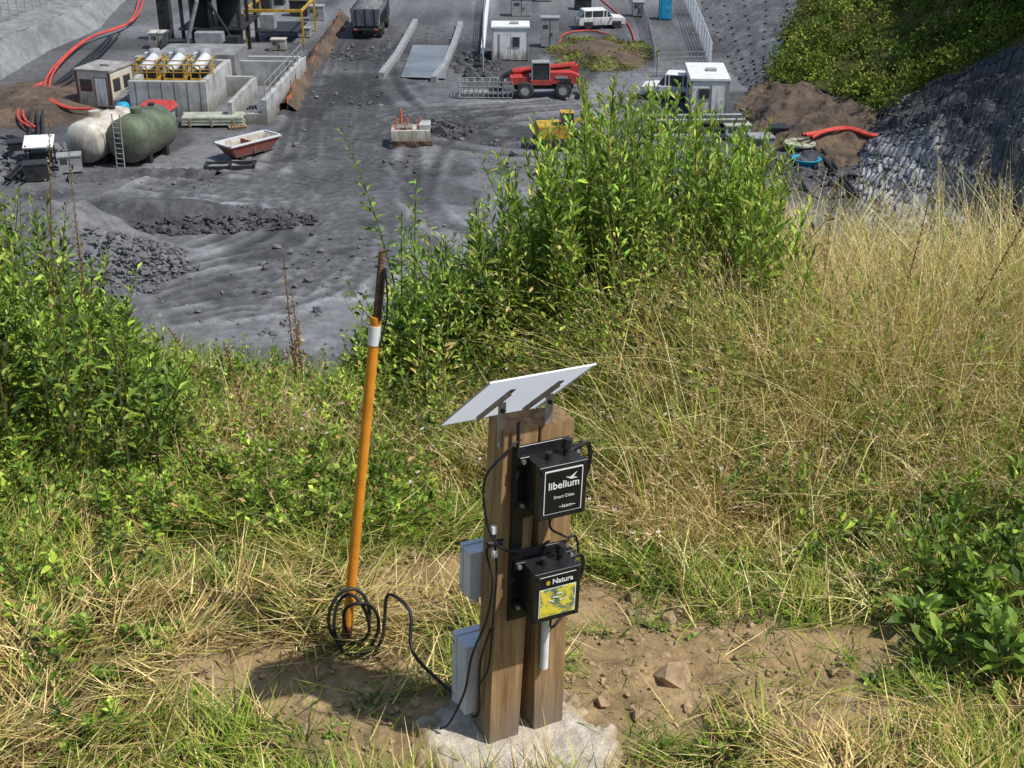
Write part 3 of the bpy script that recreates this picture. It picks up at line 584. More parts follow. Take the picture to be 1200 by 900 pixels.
loft("shotcrete_slope",[[(985,240,Z),(1020,290,Z),(1100,350,Z),(1330,500,Z)],[(1008,175,-18.8),(1070,175,-17.4),(1145,200,-16.0),(1340,320,-13)],[(1026,134,-17.5),(1110,92,-14.8),(1200,50,-12.0),(1350,12,-8.1)]],170,80,1.0,SHOT,col=c2,fr=.8,bolts=(8,8),net=True)
loft("earth_bank",[[(860,135,Z),(900,190,Z),(965,215,Z),(1015,240,Z)],[(872,108,-18.9),(905,150,-18.6),(965,160,-18.4),(1012,178,-18.7)],[(903,92,-18),(950,103,-17.5),(995,116,-17.1),(1030,136,-17.5)]],90,40,1.3,key='earth')
def gcol(G,u,v): n=fbm(G[...,0],G[...,1],.4,95)[...,None]; return np.array([.05,.06,.02])*(1-n)+np.array([.12,.12,.045])*n
gh,GH=loft("green_hill",[[(905,92,-18),(955,103,-17.5),(1028,126,-17.1),(1110,92,-14.8),(1200,50,-12.0),(1350,12,-8.1)],
 [(925,30,-16.9),(985,35,-16.2),(1050,40,-15.2),(1130,28,-13.0),(1200,5,-11.1),(1350,-10,-8.0)],
 [(945,-30,-15.5),(1000,-30,-14.5),(1060,-30,-13),(1130,-30,-11.5),(1200,-30,-10),(1350,-32,-7.85)],
 [(960,-90,-12),(1010,-90,-11),(1070,-90,-9.5),(1130,-90,-8),(1200,-90,-6.5),(1350,-90,-5)]],90,60,.8,material=FOLFAR,col=gcol,fr=.4)
fl=GH[:,:].reshape(-1,3); NB=850; idx=rng.integers(0,len(fl),NB); per=110
rad=rng.uniform(.4,1.2,NB); bc=np.array([[.09,.135,.024],[.13,.18,.03],[.055,.095,.02],[.18,.18,.05],[.15,.21,.032]])[rng.integers(0,5,NB)]*np.exp(rng.normal(0,.28,(NB,1)))
dirs=rng.normal(0,1,(NB,per,3)); dirs/=np.linalg.norm(dirs,axis=2,keepdims=True); rr=rng.random((NB,per,1))**.4*(1+.35*np.sin(dirs[...,:1]*5+dirs[...,1:2]*4))
pos=fl[idx][:,None,:]+dirs*rr*rad[:,None,None]*np.array([1,1,.8])+np.array([0,0,1])*rad[:,None,None]*.35
d=dirs+rng.normal(0,.6,dirs.shape); n_=NB*per
v,q,c=quads(pos.reshape(-1,3),d.reshape(-1,3),rng.uniform(.14,.36,n_),rng.uniform(.08,.19,n_),np.repeat(bc,per,0)*np.exp(rng.normal(0,.25,(n_,1))))
npmesh("hillside_shrubs",v,q,c,FOLFAR)
loft("shotcrete_bank",[[(-80,150,Z),(0,100,Z),(60,62,Z),(118,38,Z),(150,0,Z),(185,-40,Z)],[(-80,70,-16.5),(0,45,-17),(50,25,-17.3),(95,8,-17.6),(125,-15,-17.6),(160,-60,-17.6)]],100,30,.5,key='shotl')
loft("bank_road",[[(-80,70,-16.5),(0,45,-17),(50,25,-17.3),(95,8,-17.6),(125,-15,-17.6),(160,-60,-17.6)],[(-100,10,-16.4),(-20,0,-16.9),(30,-15,-17.2),(70,-30,-17.5),(100,-50,-17.5),(150,-90,-17.5)],[(-300,10,-14),(-220,-10,-14),(-120,-40,-14),(-40,-60,-15),(40,-90,-16),(100,-120,-17)]],60,20,.3,key='concreted')
mb=MB()
A=P(-60,62,-16.6);B=P(75,3,-17.4)
for i in range(15):
    p_=A.lerp(B,i/14)+Vector((-1.2,1,0)); mb.cyl(p_,p_+Vector((0,0,1.6)),.05,'greyp',6)
    if i:
        for h in (.4,.9,1.5): mb.cyl(pp+Vector((0,0,h)),p_+Vector((0,0,h)),.025,'greyp',5)
    pp=p_
mb.build("fence")
def mound(name,cx,cy,rx,ry,h,key,rz=0,n=36,seed=0):
    g=np.linspace(-1,1,n); X,Y=np.meshgrid(g,g); r=np.hypot(X,Y); Zm=h*(1-sst(0.05,1,r))*(.6+.8*fbm(X,Y,2.5,seed))-.15*sst(.85,1.1,r)
    ca,sa=math.cos(rz),math.sin(rz); x=X*rx;y=Y*ry; V=np.stack([cx+x*ca-y*sa,cy+x*sa+y*ca,FZ+Zm-.06],-1).reshape(-1,3)
    I=np.arange(n*n).reshape(n,n); Q=np.stack([I[:-1,:-1],I[:-1,1:],I[1:,1:],I[1:,:-1]],-1).reshape(-1,4)
    return npmesh(name,V,Q,None,M[key],True)
c=P(45,120); mound("earth_mound",c.x,c.y,6,9,.8,'earth',.3,seed=3)
c=P(110,300); mound("gravel_heap",c.x-1.0,c.y,4.6,5,2.6,'rockl',.0,seed=4)
c=P(205,258); mound("rubble_berm",c.x,c.y,7,2.0,1.3,'rock',.05,seed=5)
def pile(name,px,py,rx,ry,h,N,s,key):
    c=P(px,py); a=rng.uniform(0,6.28,N); r=np.sqrt(rng.random(N)); x=c.x+np.cos(a)*r*rx; y=c.y+np.sin(a)*r*ry; z=FZ+h*(1-r)*rng.uniform(.4,1,N)
    rocks(name,np.stack([x,y,z],-1),s*np.exp(rng.normal(0,.5,N)),key)
pile("rubble_pile",205,258,7.5,2.2,1.0,1600,.12,'rock'); pile("rubble_pile",110,315,4.5,4.5,2.2,2000,.075,'rockl'); pile("rubble_pile",520,152,2.2,2.2,.7,300,.17,'rock')
pile("rubble_pile",950,190,4,3,.6,300,.2,'rock'); pile("rubble_pile",40,190,3,4,.5,200,.2,'rockl'); pile("rubble_pile",1000,215,4,4,.6,300,.2,'rock'); pile("rubble_pile",560,75,2,6,.4,200,.18,'rock')
c=P(705,62); mound("earth_mound",c.x,c.y,5,8,.7,'earth',.1,seed=8)
v=rng.random((2500,2)); a=v[:,0]*6.28; r=np.sqrt(v[:,1]); pos=np.stack([c.x+np.cos(a)*r*4.6,c.y+np.sin(a)*r*7.5,FZ+.1+.5*(1-r)],-1); k=fbm(pos[:,0],pos[:,1],.3,12)>.42; pos=pos[k]
v,q,cc=leaves(pos,np.stack([np.cos(a[k]*9),np.sin(a[k]*7),np.full(k.sum(),.8)],-1),rng.uniform(.2,.5,k.sum()),rng.uniform(.08,.16,k.sum()),pick([[.13,.20,.03],[.22,.20,.06]],k.sum())); npmesh("weeds",v,q,cc,FOLFAR)
# ------------------------------------------------------------------ site objects
def cabin(name,px,py,w,d,h,rz,wall,roofk,trim='greyp',win=((.25,1.4,.9,.9),),door=None,sidewin=(),base=True):
    mb=MB(); mb.box((w/2,d/2,h/2+.1),(w,d,h),wall); mb.box((w/2,d/2,h+.17),(w+.16,d+.16,.14),roofk); mb.box((w/2,d/2,.06),(w*.96,d*.96,.12),'dark')
    for x in (0.03,w-.03):
        for y in (.03,d-.03): mb.box((x,y,h/2+.1),(.14,.14,h-.01),trim)
    for cx,cz,ww,hh in win: mb.box((cx,-.02,cz),(ww+.12,.06,hh+.12),trim); mb.box((cx,-.04,cz),(ww,.06,hh),'glass')
    if door: mb.box((door,-.02,1.15),(.95,.06,2.05),trim); mb.box((door,-.035,1.17),(.82,.06,1.92),'white'); mb.cyl((door+.3,-.1,1.1),(door+.3,-.05,1.1),.04,'dark',6)
    for cy,cz,ww,hh in sidewin:
        for xx in(-.02,w+.02): mb.box((xx,cy,cz),(.06,ww+.12,hh+.12),trim); mb.box((xx*1.01 if xx>0 else -.04,cy,cz),(.07,ww,hh),'glass')
    mb.box((w*.6,d*.5,h+.3),(.7,.6,.16),'greyp')
    return mb.build(name,P(px,py),rz)
cabin("site_hut",94,126,2.6,3.0,2.45,-.28,'cream','roof','brown',win=((.75,1.6,.8,.7),),door=1.9,sidewin=((.8,1.6,.7,.7),(2.1,1.6,.7,.7)))
cabin("white_cabin",577,72,2.9,2.4,2.5,0,'white','white','greyp',win=((1.9,1.55,.5,.7),),door=1.0)
cabin("white_cabin",808,137,2.5,5,2.35,-.05,'white','white','greyp',win=((.9,1.6,.7,.6),),door=1.8,sidewin=((1.5,1.5,.9,.8),(3.8,1.5,.9,.8)))
def cabinet(px,py,w,d,h,k,rz=0,name="utility_cabinet"):
    mb=MB(); mb.box((w/2,d/2,h/2+.1),(w,d,h),k); mb.box((w/2,d/2,h+.14),(w+.1,d+.1,.08),k); mb.box((w/2,-.012,h/2+.1),(.03,.03,h*.9),'dark'); mb.box((w*.6,-.02,h/2),(.05,.05,.25),'dark'); mb.box((w/2,d/2,.05),(w*.9,d*.9,.1),'dark')
    for i in range(4): mb.box((w*.25,-.012,h*.7+i*.08),(w*.3,.02,.03),'dark')
    return mb.build(name,P(px,py),rz)
cabinet(634,56,1.5,1.0,2.3,'greyp'); cabinet(628,2,1.6,1.0,1.6,'greyp'); cabinet(742,20,1,1,1.2,'greyp')
mb=MB(); mb.box((.6,.6,1.1),(1.1,1.1,2.0),'blue'); mb.box((.6,.6,2.15),(1.2,1.2,.14),'white',tx=.85,ty=.85); mb.box((.6,.04,1.05),(.75,.04,1.7),'blue'); mb.box((.85,.01,1.1),(.08,.04,.12),'white'); mb.box((.6,.6,.05),(1.2,1.2,.1),'dark'); mb.cyl((.9,.9,2.1),(.9,.9,2.5),.05,'white',8); mb.build("portable_toilet",P(772,24))
mb=MB(); o0=P(155,137)
W1=(P(243,140)-P(155,137)).x
mb.box((W1/2,.2,1.2),(W1,.4,2.4),'concrete'); mb.box((.2,3.6,1.2),(.4,6.4,2.4),'concrete'); mb.box((W1-.2,3.6,1.2),(.4,6.4,2.4),'concrete'); mb.box((W1/2,7.0,1.2),(W1,.4,2.4),'concrete')
mb.box((W1/2,3.6,1.75),(W1-.8,6.4,.3),'concreted')
for i in range(6): mb.box((.5+i*W1/6,-.015,1.2),(.03,.03,2.4),'concreted')
x2=W1
mb.box((x2+2.0,-1.2+3.0,.75),(.3,7.5,1.5),'concrete'); mb.box((x2+1.0,5.4,.8),(2.0,.3,1.6),'concrete'); mb.box((x2+4.2,5.4,.8),(.35,14,1.6),'concrete'); mb.box((x2+2.2,12.2,.8),(4.2,.35,1.6),'concrete'); mb.box((x2+3.1,-1.5,.35),(2.3,.3,.7),'concrete')
mb.box((x2+2.1,6,.12),(4.0,12,.1),'wet'); mb.box((W1/2,9.2,1.4),(W1*1.1,4,2.6),'concreted'); mb.box((-.8,3,.5),(1.2,5,1),'concreted')
mb.box((x2+2.2,8.9,1.0),(3.9,.3,1.9),'concrete')
for i in range(9): mb.cyl((x2+4.2,-1+i*1.6,1.6),(x2+4.2,-1+i*1.6,2.6),.04,'greyp',6)
for h in (2.1,2.6): mb.cyl((x2+4.2,-1,h),(x2+4.2,11.8,h),.03,'greyp',6)
mb.build("concrete_basin",o0,-.04)
for i in range(3):
    mb=MB()
    mb.box((0,0,.1),(1.5,2.0,.15),'yellow')
    for x in(-.7,.7):
        for y in(-.9,.9): mb.box((x,y,.75),(.07,.07,1.3),'yellow')
        mb.box((x,0,1.4),(.07,1.9,.07),'yellow'); mb.box((x,0,.8),(.05,1.8,.05),'yellow')
    mb.box((0,-.9,1.4),(1.5,.07,.07),'yellow'); mb.box((0,-.9,.8),(1.5,.05,.05),'yellow'); mb.box((0,.9,1.4),(1.5,.07,.07),'yellow')
    mb.cyl((-.35,-.6,.7),(.35,.2,1.5),.38,'greybox',14); mb.lathe((.15,.4,.2),(0,0,1),[(0,0),(.42,0),(.45,.2),(.45,1.5),(.35,1.75),(0,1.8)],'greyp',14); mb.box((.1,-.5,.5),(.8,.6,.6),'dark'); mb.cyl((-.5,-.5,.3),(-.5,.5,.3),.2,'dark',10); mb.box((-.45,.6,1.3),(.4,.3,.7),'greybox')
    p_=o0+Vector((.9+i*1.75,3.0,1.92)); mb.build("pump_unit",p_,-.15+i*.1)
mb=MB(); mb.box((0,0,0),(5.4,.08,.06),'yellow'); mb.box((0,0,-.5),(5.4,.05,.05),'yellow')
for i in range(7): mb.box((-2.7+i*.9,0,-.5),(.06,.06,1.05),'yellow')
mb.build("guard_rail",o0+Vector((3.0,.4,3.4)),-.04)
mb=MB()
for x in (0,2.3,4.6):
    for y in (0,3,6): mb.box((x,y,2.4),(.25,.25,4.8),'dark')
for h in (2.2,4.6): mb.box((2.3,3,h),(5.2,6.6,.16),'dark')
for h in (5.1,5.6):
    for y in(-.2,6.2): mb.box((2.3,y,h),(5.2,.06,.06),'yellow')
for x in(-.3,4.9): mb.box((x,3,5.6),(.06,6.4,.06),'yellow')
for i in range(5): mb.box((-.3+i*1.3,-.2,5.1),(.06,.06,1.1),'yellow')
mb.lathe((1.2,1.5,.2),(0,0,1),[(.3,0),(.95,.9),(.95,4.6),(.5,5.3),(0,5.4)],'dark',18); mb.lathe((3.4,2,.2),(0,0,1),[(.95,0),(.95,4.0),(.5,4.9),(0,5.0)],'dark',18)
mb.box((2.3,-.6,1.1),(2.2,1.2,2.0),'greyp'); mb.cyl((0,-.4,.2),(1.5,-.5,4.5),.16,'greyp',10); mb.cyl((4.6,0,.2),(2.5,-.5,4.3),.12,'dark',8); mb.box((4.2,-.8,.9),(1,1,1.8),'dark')
mb.build("filter_press_platform",P(218,66),-.03)
mb=MB()
for x in (0,4.8):
    for y in(0,6): mb.box((x,y,1.4),(.16,.16,2.8),'yellow')
    mb.box((x,3,2.8),(.16,6.2,.2),'yellow')
for y in(0,6): mb.box((2.4,y,2.8),(5,.18,.22),'yellow')
mb.box((2.4,3,3.05),(.8,1.2,.5),'dark'); mb.box((2.4,3,.9),(3.6,4.6,.15),'dark'); mb.box((1.5,2,1.6),(1.2,1.2,1.2),'greyp'); mb.build("yellow_gantry",P(290,52),-.03)
for (a,b_,w_,d_,h_,k) in [(188,48,1.0,1.0,3.4,'dark'),(176,58,1.6,1.2,1.2,'cream'),(250,75,2,1,1.0,'greyp'),(340,20,1.6,1.2,1.3,'dark'),(362,25,1.4,1,1.2,'greyp'),(200,72,1.2,1.0,1.4,'dark'),(160,85,1.0,.8,1.0,'greyp'),(300,15,1.4,1,1.2,'dark'),(318,60,1.2,.8,.8,'cream'),(350,45,1.0,.8,.7,'greyp')]:
    cabinet(a,b_,w_,d_,h_,k)
def tank(px,py,key,R_,Ln,az,ladder):
    mb=MB(); d=Vector((0,1,0)); c=Vector((0,0,R_+.15))
    pr=[(0,0)]+[(R_*math.sin(a),-.42*R_*math.cos(a)) for a in np.linspace(.2,math.pi/2,7)]+[(R_,Ln*.33),(R_*1.02,Ln*.34),(R_,Ln*.35),(R_,Ln*.66),(R_*1.02,Ln*.67),(R_,Ln*.68),(R_,Ln)]+[(R_*math.cos(a),Ln+.42*R_*math.sin(a)) for a in np.linspace(.2,1.55,6)]
    pr[0]=(0.001,-.42*R_)
    mb.lathe(c,d,pr,key,28)
    for y in(.8,Ln-.8): mb.box((0,y,.35),(R_*1.5,.3,.75),'dark')
    mb.cyl((0,1.4,2*R_+.1),(0,1.4,2*R_+.45),.35,key,14); mb.cyl((0,3.2,2*R_+.1),(0,3.2,2*R_+.3),.2,'dark',10)
    if ladder:
        for x in(-.25,.25): mb.cyl((x-.2,-.75,.05),(x-.2,-.55,2*R_+.5),.04,'greyp',6)
        for i in range(9): mb.cyl((-.45,-.74+.02*i,.3+i*.3),(.05,-.74+.02*i,.3+i*.3),.03,'greyp',6)
    mb.build("storage_tank",P(px,py),az)
tank(103,194,'tankw',1.25,4.0,-.30,False); tank(153,194,'green',1.35,3.6,-.25,True)
mb=MB(); mb.lathe((0,0,0),(0,0,1),[(.45,0),(.45,1.1),(.3,1.25),(0,1.3)],'blue',16); mb.box((0,0,-.1),(1,1,.2),'dark'); mb.build("blue_barrel",P(146,142))
mb=MB(); mb.box((0,0,1.5),(1.7,1.5,.08),'white',rx=.25)
for x in(-.7,.7):
    for y in(-.6,.6): mb.cyl((x,y,0),(x,y,1.45),.05,'dark',6)
mb.box((0,0,.5),(1,.8,.9),'dark'); mb.build("equipment_shelter",P(50,195),.2)
for (a,b_,k) in [(12,188,'dark'),(70,205,'greyp'),(30,215,'dark')]: cabinet(a,b_,1.3,.9,.9,k,.3,"generator")
mb=MB(); mb.box((0,0,.7),(1.8,1.4,1.2),'greyp'); mb.prism([(-1.1,1.3),(1.1,1.3),(.9,1.65),(-.9,1.65)],-.9,.9,'red'); mb.box((.2,-.72,.8),(.7,.04,.6),'dark'); mb.build("red_generator",P(187,150),-.1)
mb=MB()
for l in range(3):
    for i in range(6): mb.box((2+random.uniform(-.1,.1),i*.26,.25+l*.2),(4.0,.22,.12),'planks',rz=random.uniform(-.02,.02))
    for x in(.6,2,3.4): mb.box((x,.65,.13+l*.2),(.12,1.6,.09),'plankwood')
mb.build("plank_stack",P(213,150),.02)
for i in range(2):
    mb=MB()
    for y in(0,.5,1): mb.box((.6,y,.07),(1.2,.1,.1),'plankwood')
    for j in range(6): mb.box((.1+j*.2,.5,.15),(.14,1.2,.04),'plankwood')
    mb.build("pallet",P(268+i*14,152-i*20),.3)
mb=MB()
bot=[(-1.3,-.5),(1.3,-.5),(1.3,.5),(-1.3,.5)]; top_=[(-1.9,-.8),(1.9,-.8),(1.9,.8),(-1.9,.8)]
vs=[(x,y,.2) for x,y in bot]+[(x,y,1.0) for x,y in top_]; mb.add(vs,[(3,2,1,0),(0,1,5,4),(1,2,6,5),(2,3,7,6),(3,0,4,7)],'red')
vs=[(x*.95,y*.9,.28) for x,y in bot]+[(x*.97,y*.95,1.0) for x,y in top_]; mb.add(vs,[(0,1,2,3),(4,5,1,0),(5,6,2,1),(6,7,3,2),(7,4,0,3)],'cream')
for s_ in(-1,1): mb.box((0,s_*.8,1.02),(3.9,.1,.1),'greybox'); mb.box((s_*1.9,0,1.02),(.1,1.7,.1),'greybox')
mb.box((0,0,.6),(.08,1.3,.7),'red'); mb.box((.6,.1,.45),(.9,.6,.3),'load',rz=.4); mb.box((-.6,-.1,.45),(.7,.5,.3),'earth',rz=-.3)
for s_ in(-1,1): mb.box((s_*.9,0,.1),(.3,1.2,.2),'dark')
mb.build("red_skip",P(292,182),.85)
mb=MB()
for s_ in(-.5,.5): mb.box((0,s_,.12),(3,.15,.2),'dark')
for x in(-1.4,0,1.4): mb.box((x,0,.14),(.15,1.2,.16),'dark')
mb.build("steel_frame",P(270,196),.1)
mb=MB(); mb.box((0,0,.5),(2.4,1.6,1.0),'cream'); mb.box((.9,0,1.15),(.7,1.2,.3),'concrete'); mb.box((-.4,0,1.06),(1,1,.12),'concreted')
for x in(-.9,-.2,.6): mb.cyl((x,.2,1),(x,.2,1.6),.06,'net',6); mb.cyl((x,-.5,1),(x-.2,-.6,1.4),.05,'net',6)
mb.cyl((-.6,.5,1),(-.6,.5,2.0),.08,'net',6); mb.box((0,-.85,.2),(2.7,.3,.4),'earth'); mb.build("concrete_block",P(482,168),.05)
def berm(name,pts,wd,h,key):
    w3=[P(*q) for q in pts]; mb=MB(); n=60; vs=[];fs=[]
    for i in range(n):
        f=i/(n-1)*(len(w3)-1); k=min(int(f),len(w3)-2); p_=w3[k].lerp(w3[k+1],f-k); dd=(w3[k+1]-w3[k]).normalized(); nr=Vector((-dd.y,dd.x,0))
        for j,(a,z) in enumerate([(-1,-.1),(-.5,.6),(0,1),(.5,.6),(1,-.1)]): vs.append(p_+nr*a*wd*(1+random.uniform(-.2,.2))+Vector((0,0,h*z*random.uniform(.7,1.2))))
    for i in range(n-1):
        for j in range(4): fs.append((i*5+j,i*5+j+1,(i+1)*5+j+1,(i+1)*5+j))
    mb.add(vs,fs,key,True); return mb.build(name)
berm("earth_berm",[(402,22),(385,48),(362,80),(347,105),(335,130)],.8,.7,'earth')
berm("gravel_berm",[(80,212),(140,205),(200,204),(255,207)],.7,.4,'rock')
def netfence(pts,h=1.0):
    w3=[P(*q) for q in pts]; mb=MB()
    for i in range(len(w3)-1):
        a,b_=w3[i],w3[i+1]; n=max(2,int((b_-a).length/1.6))
        for j in range(n):
            p0=a.lerp(b_,j/n)+Vector((.3*random.random(),0,0)); p1=a.lerp(b_,(j+1)/n)+Vector((.3*random.random(),0,0)); h0=h*random.uniform(.5,1.1);h1=h*random.uniform(.5,1.1)
            mb.cyl(p0,p0+Vector((0,0,h+.3)),.04,'rust',6); mb.add([p0+Vector((0,0,.1)),p1+Vector((0,0,.1)),p1+Vector((0,0,h1)),p0+Vector((0,0,h0))],[(0,1,2,3)],'net')
    mb.build("orange_net_fence")
netfence([(398,24),(382,50),(362,80)],.8); netfence([(350,95),(335,130)],1.0)
def kerb(pts,wd,h,key='concrete',name="concrete_kerb"):
    w3=[P(*q) for q in pts]; mb=MB()
    for a,b_ in zip(w3[:-1],w3[1:]):
        d=b_-a; c=(a+b_)/2; mb.box((c.x,c.y,FZ+h/2),(d.length+.05,wd,h),key,rz=math.atan2(d.y,d.x))
    mb.build(name)
kerb([(487,28),(478,45),(465,68),(447,92)],.45,.45,'greyp'); kerb([(540,30),(532,55),(522,78),(508,96)],.45,.4,'greyp')
mb=MB(); q=[P(*a) for a in ((470,92),(522,94),(530,55),(484,54))]; mb.add([v+Vector((0,0,.12)) for v in q],[(0,1,2,3)],'wet'); mb.build("paved_ramp")
kerb([(565,70),(568,40),(572,0)],.3,.5,'greybox',"road_barrier")
mb=MB()
for x in np.linspace(0,3.8,12):
    for y in(0,1.4): mb.cyl((x,y,.1),(x,y,1.2),.035,'greyp',5)
for h in(.1,.5,.85,1.2):
    for y in(0,1.4): mb.cyl((0,y,h),(3.8,y,h),.035,'greyp',5)
    for x in(0,3.8): mb.cyl((x,0,h),(x,1.4,h),.035,'greyp',5)
for x in np.linspace(0,3.8,8): mb.cyl((x,0,1.2),(x,1.4,1.2),.03,'greyp',5)
for i in range(6): mb.cyl((.2,.2+i*.2,.3),(3.6,.2+i*.2,.35),.07,'steel',6)
mb.build("metal_crate",P(538,116),-.02)
mb=MB()
for x in(-1.35,1.35):
    for y in(-.95,.95): mb.wheel((x,y,.62),.62,.45,'greyp')
mb.box((0,0,.85),(4.2,1.1,.5),'dark'); mb.box((-1.7,0,1.25),(1.4,1.7,.5),'red'); mb.prism([(.4,1.05),(2.5,1.05),(2.5,1.6),(1.9,1.85),(.4,1.85)],-.95,-.1,'red')
mb.box((-.25,-.5,1.75),(1.35,.95,1.5),'glass',tx=.85,ty=.9); mb.box((-.25,-.5,2.53),(1.25,.95,.08),'greyp'); mb.box((-.25,-.5,1.15),(1.5,1.05,.35),'red')
for x in(-.9,.38): mb.box((x*.97,-.97,1.8),(.08,.06,1.4),'greyp')
mb.cyl((2.3,.4,2.1),(-2.2,.4,1.65),.24,'red',8); mb.cyl((-2.2,.4,1.65),(-2.9,.4,1.3),.18,'dark',8); mb.box((-3.0,.1,.85),(.12,1.6,.9),'dark'); mb.box((-3.4,.1,.45),(.9,1.3,.08),'dark')
mb.box((2.2,.4,1.6),(.6,.6,1.0),'red'); mb.box((1.5,-1.1,1.25),(.8,.15,.4),'dark'); mb.box((2.55,-.5,1.3),(.06,.5,.2),'white'); mb.box((1.2,-.97,1.5),(.9,.02,.2),'greyp')
mb.cyl((2.75,0,.2),(2.75,0,1.2),.1,'red',6); mb.box((2.7,0,.5),(.3,2.2,.2),'red')
mb.build("telehandler",P(637,116)+Vector((0,1,0)),.04,bevel=.03)
def car(name,px,py,rz,L_=4.3,H=1.55,suv=False):
    mb=MB(); l=L_/2; W=.88
    body=[(-l,.35),(l,.35),(l,.75),(l-.1,.92),(l-1.0,1.02),(-l+.15,1.02),(-l,.8)]
    mb.prism(body,-W,W,'white')
    t=H+ (.15 if suv else 0); rf=[(l-1.15,1.0),(l-1.75,t),(-l+.55,t),(-l+.12,1.0)]
    mb.prism(rf,-W+.1,W-.1,'glass'); mb.prism([(l-1.68,t-.03),(l-1.8,t+.04),(-l+.6,t+.04),(-l+.5,t-.03)],-W+.08,W-.08,'white')
    for x in(l-1.75,.1,-l+.5,-l+1.2):
        for s_ in(-1,1): mb.box((x,s_*(W-.1),(1.0+t)/2),(.09,.05,t-.98),'white')
    for x in(-l+.85,l-.85):
        for s_ in(-1,1): mb.wheel((x,s_*(W-.08),.33),.33 if not suv else .38,.22); mb.box((x,s_*W,.42),(.85,.03,.5),'dark')
    mb.box((0,0,.32),(L_-.3,1.6,.14),'dark')
    for s_ in(-1,1): mb.box((l-.02,s_*.6,.74),(.08,.36,.16),'glass'); mb.box((-l+.02,s_*.66,.8),(.08,.26,.25),'red'); mb.box((l-1.35,s_*(W+.1),1.02),(.12,.2,.14),'white')
    mb.box((l,0,.6),(.06,.9,.22),'dark'); mb.box((-l-.01,0,.62),(.05,.5,.13),'labelwhite')
    mb.build(name,P(px,py),rz,bevel=.05)
car("parked_car",703,32,.2,4.3,1.6); car("parked_suv",786,115,2.9,4.2,1.65,True)
mb=MB()
for y in(-1.4,.0,3.4):
    for x in(-1.0,1.0):
        mb.lathe((x-.25,y,.52),(1,0,0),[(.2,0),(.48,0),(.52,.08),(.52,.42),(.48,.5),(.2,.5)],'tyre',18)
mb.box((0,1,.85),(1.0,7,.3),'dark')
vs=[(-1.1,-2.4,1.1),(1.1,-2.4,1.1),(1.1,2.6,1.1),(-1.1,2.6,1.1),(-1.3,-2.7,2.6),(1.3,-2.7,2.6),(1.3,2.6,2.6),(-1.3,2.6,2.6)]
mb.add(vs,[(3,2,1,0),(0,1,5,4),(1,2,6,5),(2,3,7,6),(3,0,4,7)],'greyp')
for x in(-.8,0,.8): mb.box((x,-2.62,1.85),(.1,.16,1.5),'dark',rx=.2)
for y in np.linspace(-2,2.2,6):
    for s_ in(-1,1): mb.box((s_*1.24,y,1.85),(.1,.12,1.5),'dark')
mb.lathe((0,0,2.35),(0,0,1),[(1.25,0),(1.0,.35),(.5,.7),(0,.85)],'load',14); mb.lathe((0,-1.3,2.35),(0,0,1),[(1.2,0),(.9,.3),(.4,.5),(0,.55)],'load',14); mb.lathe((0,1.5,2.35),(0,0,1),[(1.2,0),(.9,.35),(.4,.6),(0,.65)],'load',14)
mb.box((0,3.9,1.8),(2.4,1.9,2.0),'dark'); mb.box((0,4.9,2.1),(2.2,.05,.9),'glass'); mb.box((0,-2.5,.85),(2.2,.12,.22),'dark')
for s_ in(-1,1): mb.box((s_*.9,-2.58,.85),(.35,.06,.16),'red'); mb.box((s_*1.0,-1.9,.5),(.55,.04,.6),'dark')
mb.build("dump_truck",P(430,47)+Vector((0,2.7,0)),-.03,bevel=.03)
def meshfence(pts,h,name="site_fence",key='greyp',step=2.5):
    w3=[P(*q) for q in pts]; mb=MB()
    for a,b_ in zip(w3[:-1],w3[1:]):
        n=max(1,int((b_-a).length/step))
        for j in range(n):
            p0=a.lerp(b_,j/n);p1=a.lerp(b_,(j+1)/n); mb.cyl(p0,p0+Vector((0,0,h)),.06,key,6)
            for k in range(1,6): mb.cyl(p0+Vector((0,0,h*k/5)),p1+Vector((0,0,h*k/5)),.025,key,4)
            for k in range(1,8): q0=p0.lerp(p1,k/8); mb.cyl(q0,q0+Vector((0,0,h)),.018,key,4)
    mb.build(name)
meshfence([(800,-5),(812,25),(822,50),(833,82)],2.0,key='greybox'); meshfence([(566,85),(566,50),(568,10),(570,-10)],1.4); meshfence([(770,90),(832,88)],1.8); meshfence([(745,0),(760,40),(768,80)],1.2)
def hose(pts,r,key,name,z=.15,n=1,sp=.3):
    mb=MB()
    for k in range(n):
        mb.tube([P(a+random.uniform(-2,2),b_+random.uniform(-2,2),FZ+z)+Vector((k*sp,0,0)) for a,b_ in pts],r,key,6)
    mb.build(name)
hose([(165,-5),(150,25),(100,45),(60,80),(52,110),(75,125),(100,128)],.09,'hose',"red_hose",.5,2,.35)
hose([(50,95),(30,110),(22,135),(35,150)],.09,'hose',"red_hose",.4,2,.3)
hose([(130,40),(110,60),(80,85),(40,120),(35,160),(10,175)],.09,'blackm',"black_hose",.4,3,.4)
hose([(0,160),(30,170),(25,190),(5,210)],.09,'blackm',"black_hose",.4,4,.35)
hose([(940,160),(960,153),(990,150),(1015,158),(1032,157)],.11,'hose',"red_hose",1.2,3,.25)
hose([(955,175),(980,205),(1000,230)],.10,'blackm',"black_hose",.4,2,.4)
hose([(655,50),(662,38),(690,36),(712,42)],.07,'hose',"red_hose",.1,1)
hose([(190,30),(215,75),(205,100)],.09,'blackm',"black_hose",.3,2,.5)
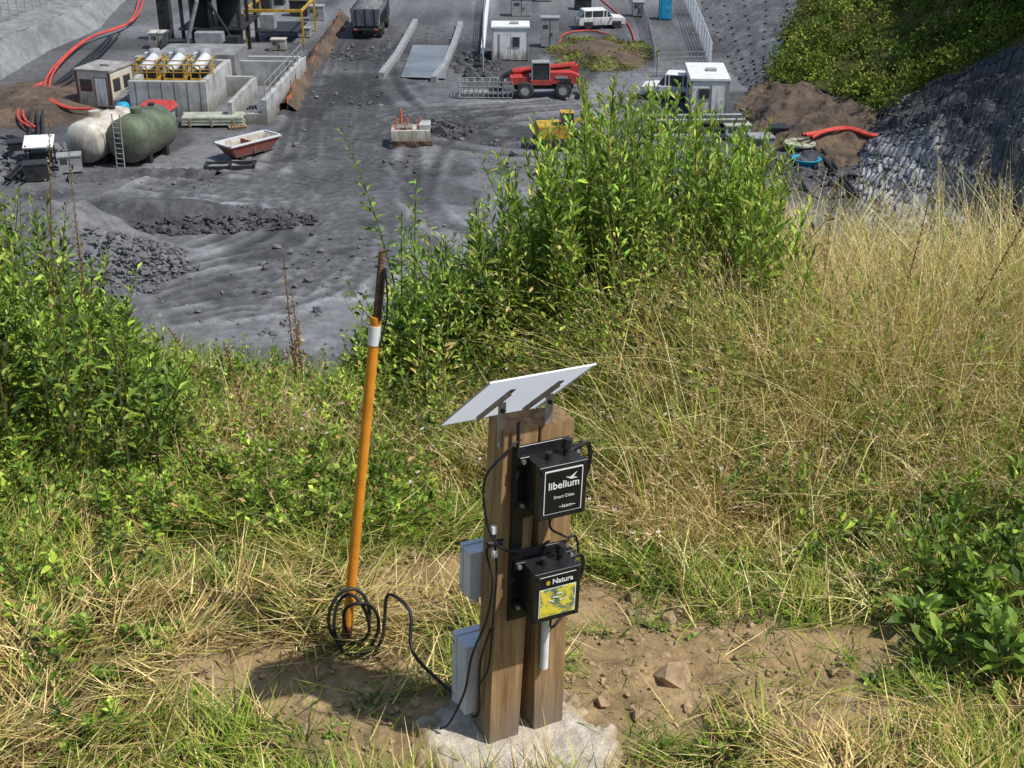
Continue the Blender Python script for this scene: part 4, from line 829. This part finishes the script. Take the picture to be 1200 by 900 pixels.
hose([(745,55),(735,25),(700,-5)],.06,'hose',"red_hose",.1,1)
mb=MB(); mb.cyl((0,0,.0),(0,0,.12),1.0,'planks',24); mb.cyl((0,0,.12),(0,0,.7),.45,'planks',16); mb.cyl((0,0,.7),(0,0,.82),.95,'planks',24); mb.cyl((0,0,.82),(0,0,.9),.12,'dark',10)
for i in range(8): a=i*.785; mb.box((math.cos(a)*.5,math.sin(a)*.5,.84),(.8,.05,.03),'plankwood',rz=a)
mb.build("cable_reel",P(936,182))
mb=MB(); mb.lathe((0,0,0),(0,0,1),[(.6,0),(.85,.5),(.9,.55),(.85,.58),(.55,.1),(0,.08)],'blue',20); mb.build("blue_tub",P(944,196))
mb=MB()
for s_ in(-1,1): mb.box((0,s_*.8,.35),(2.4,.4,.7),'dark'); mb.cyl((-1.2,s_*1.0,.35),(-1.2,s_*.6,.35),.35,'dark'); mb.cyl((1.2,s_*1.0,.35),(1.2,s_*.6,.35),.35,'dark')
mb.box((-.4,0,1.1),(2.0,1.7,.8),'yellow'); mb.box((.4,-.4,1.7),(.9,.8,1.1),'glass',tx=.85); mb.box((.4,-.4,2.3),(.85,.8,.08),'yellow'); mb.cyl((.7,.3,1.3),(1.9,.3,1.9),.16,'yellow',8); mb.cyl((1.9,.3,1.9),(2.7,.3,.9),.13,'yellow',8); mb.box((2.7,.3,.5),(.5,.7,.5),'dark',ry=.4)
mb.build("excavator",P(655,172),.1,bevel=.03)
mb=MB()
for l in range(3):
    for i in range(7-l): mb.cyl((0,(i+l*.5)*.42,.2+l*.36),(6,(i+l*.5)*.42,.2+l*.36),.2,'dark' if (i+l)%3 else 'greyp',10)
mb.build("pipe_stack",P(765,164),.04)
for (a,b_,w_,d_,h_,k) in [(880,182,1.4,1.2,.9,'greyp'),(850,165,1.6,1.2,.8,'planks'),(905,168,1,1,.8,'dark'),(600,20,1.8,1.2,1.5,'greyp'),(675,12,1.5,1.2,.9,'dark')]: cabinet(a,b_,w_,d_,h_,k,.1,"equipment_crate")
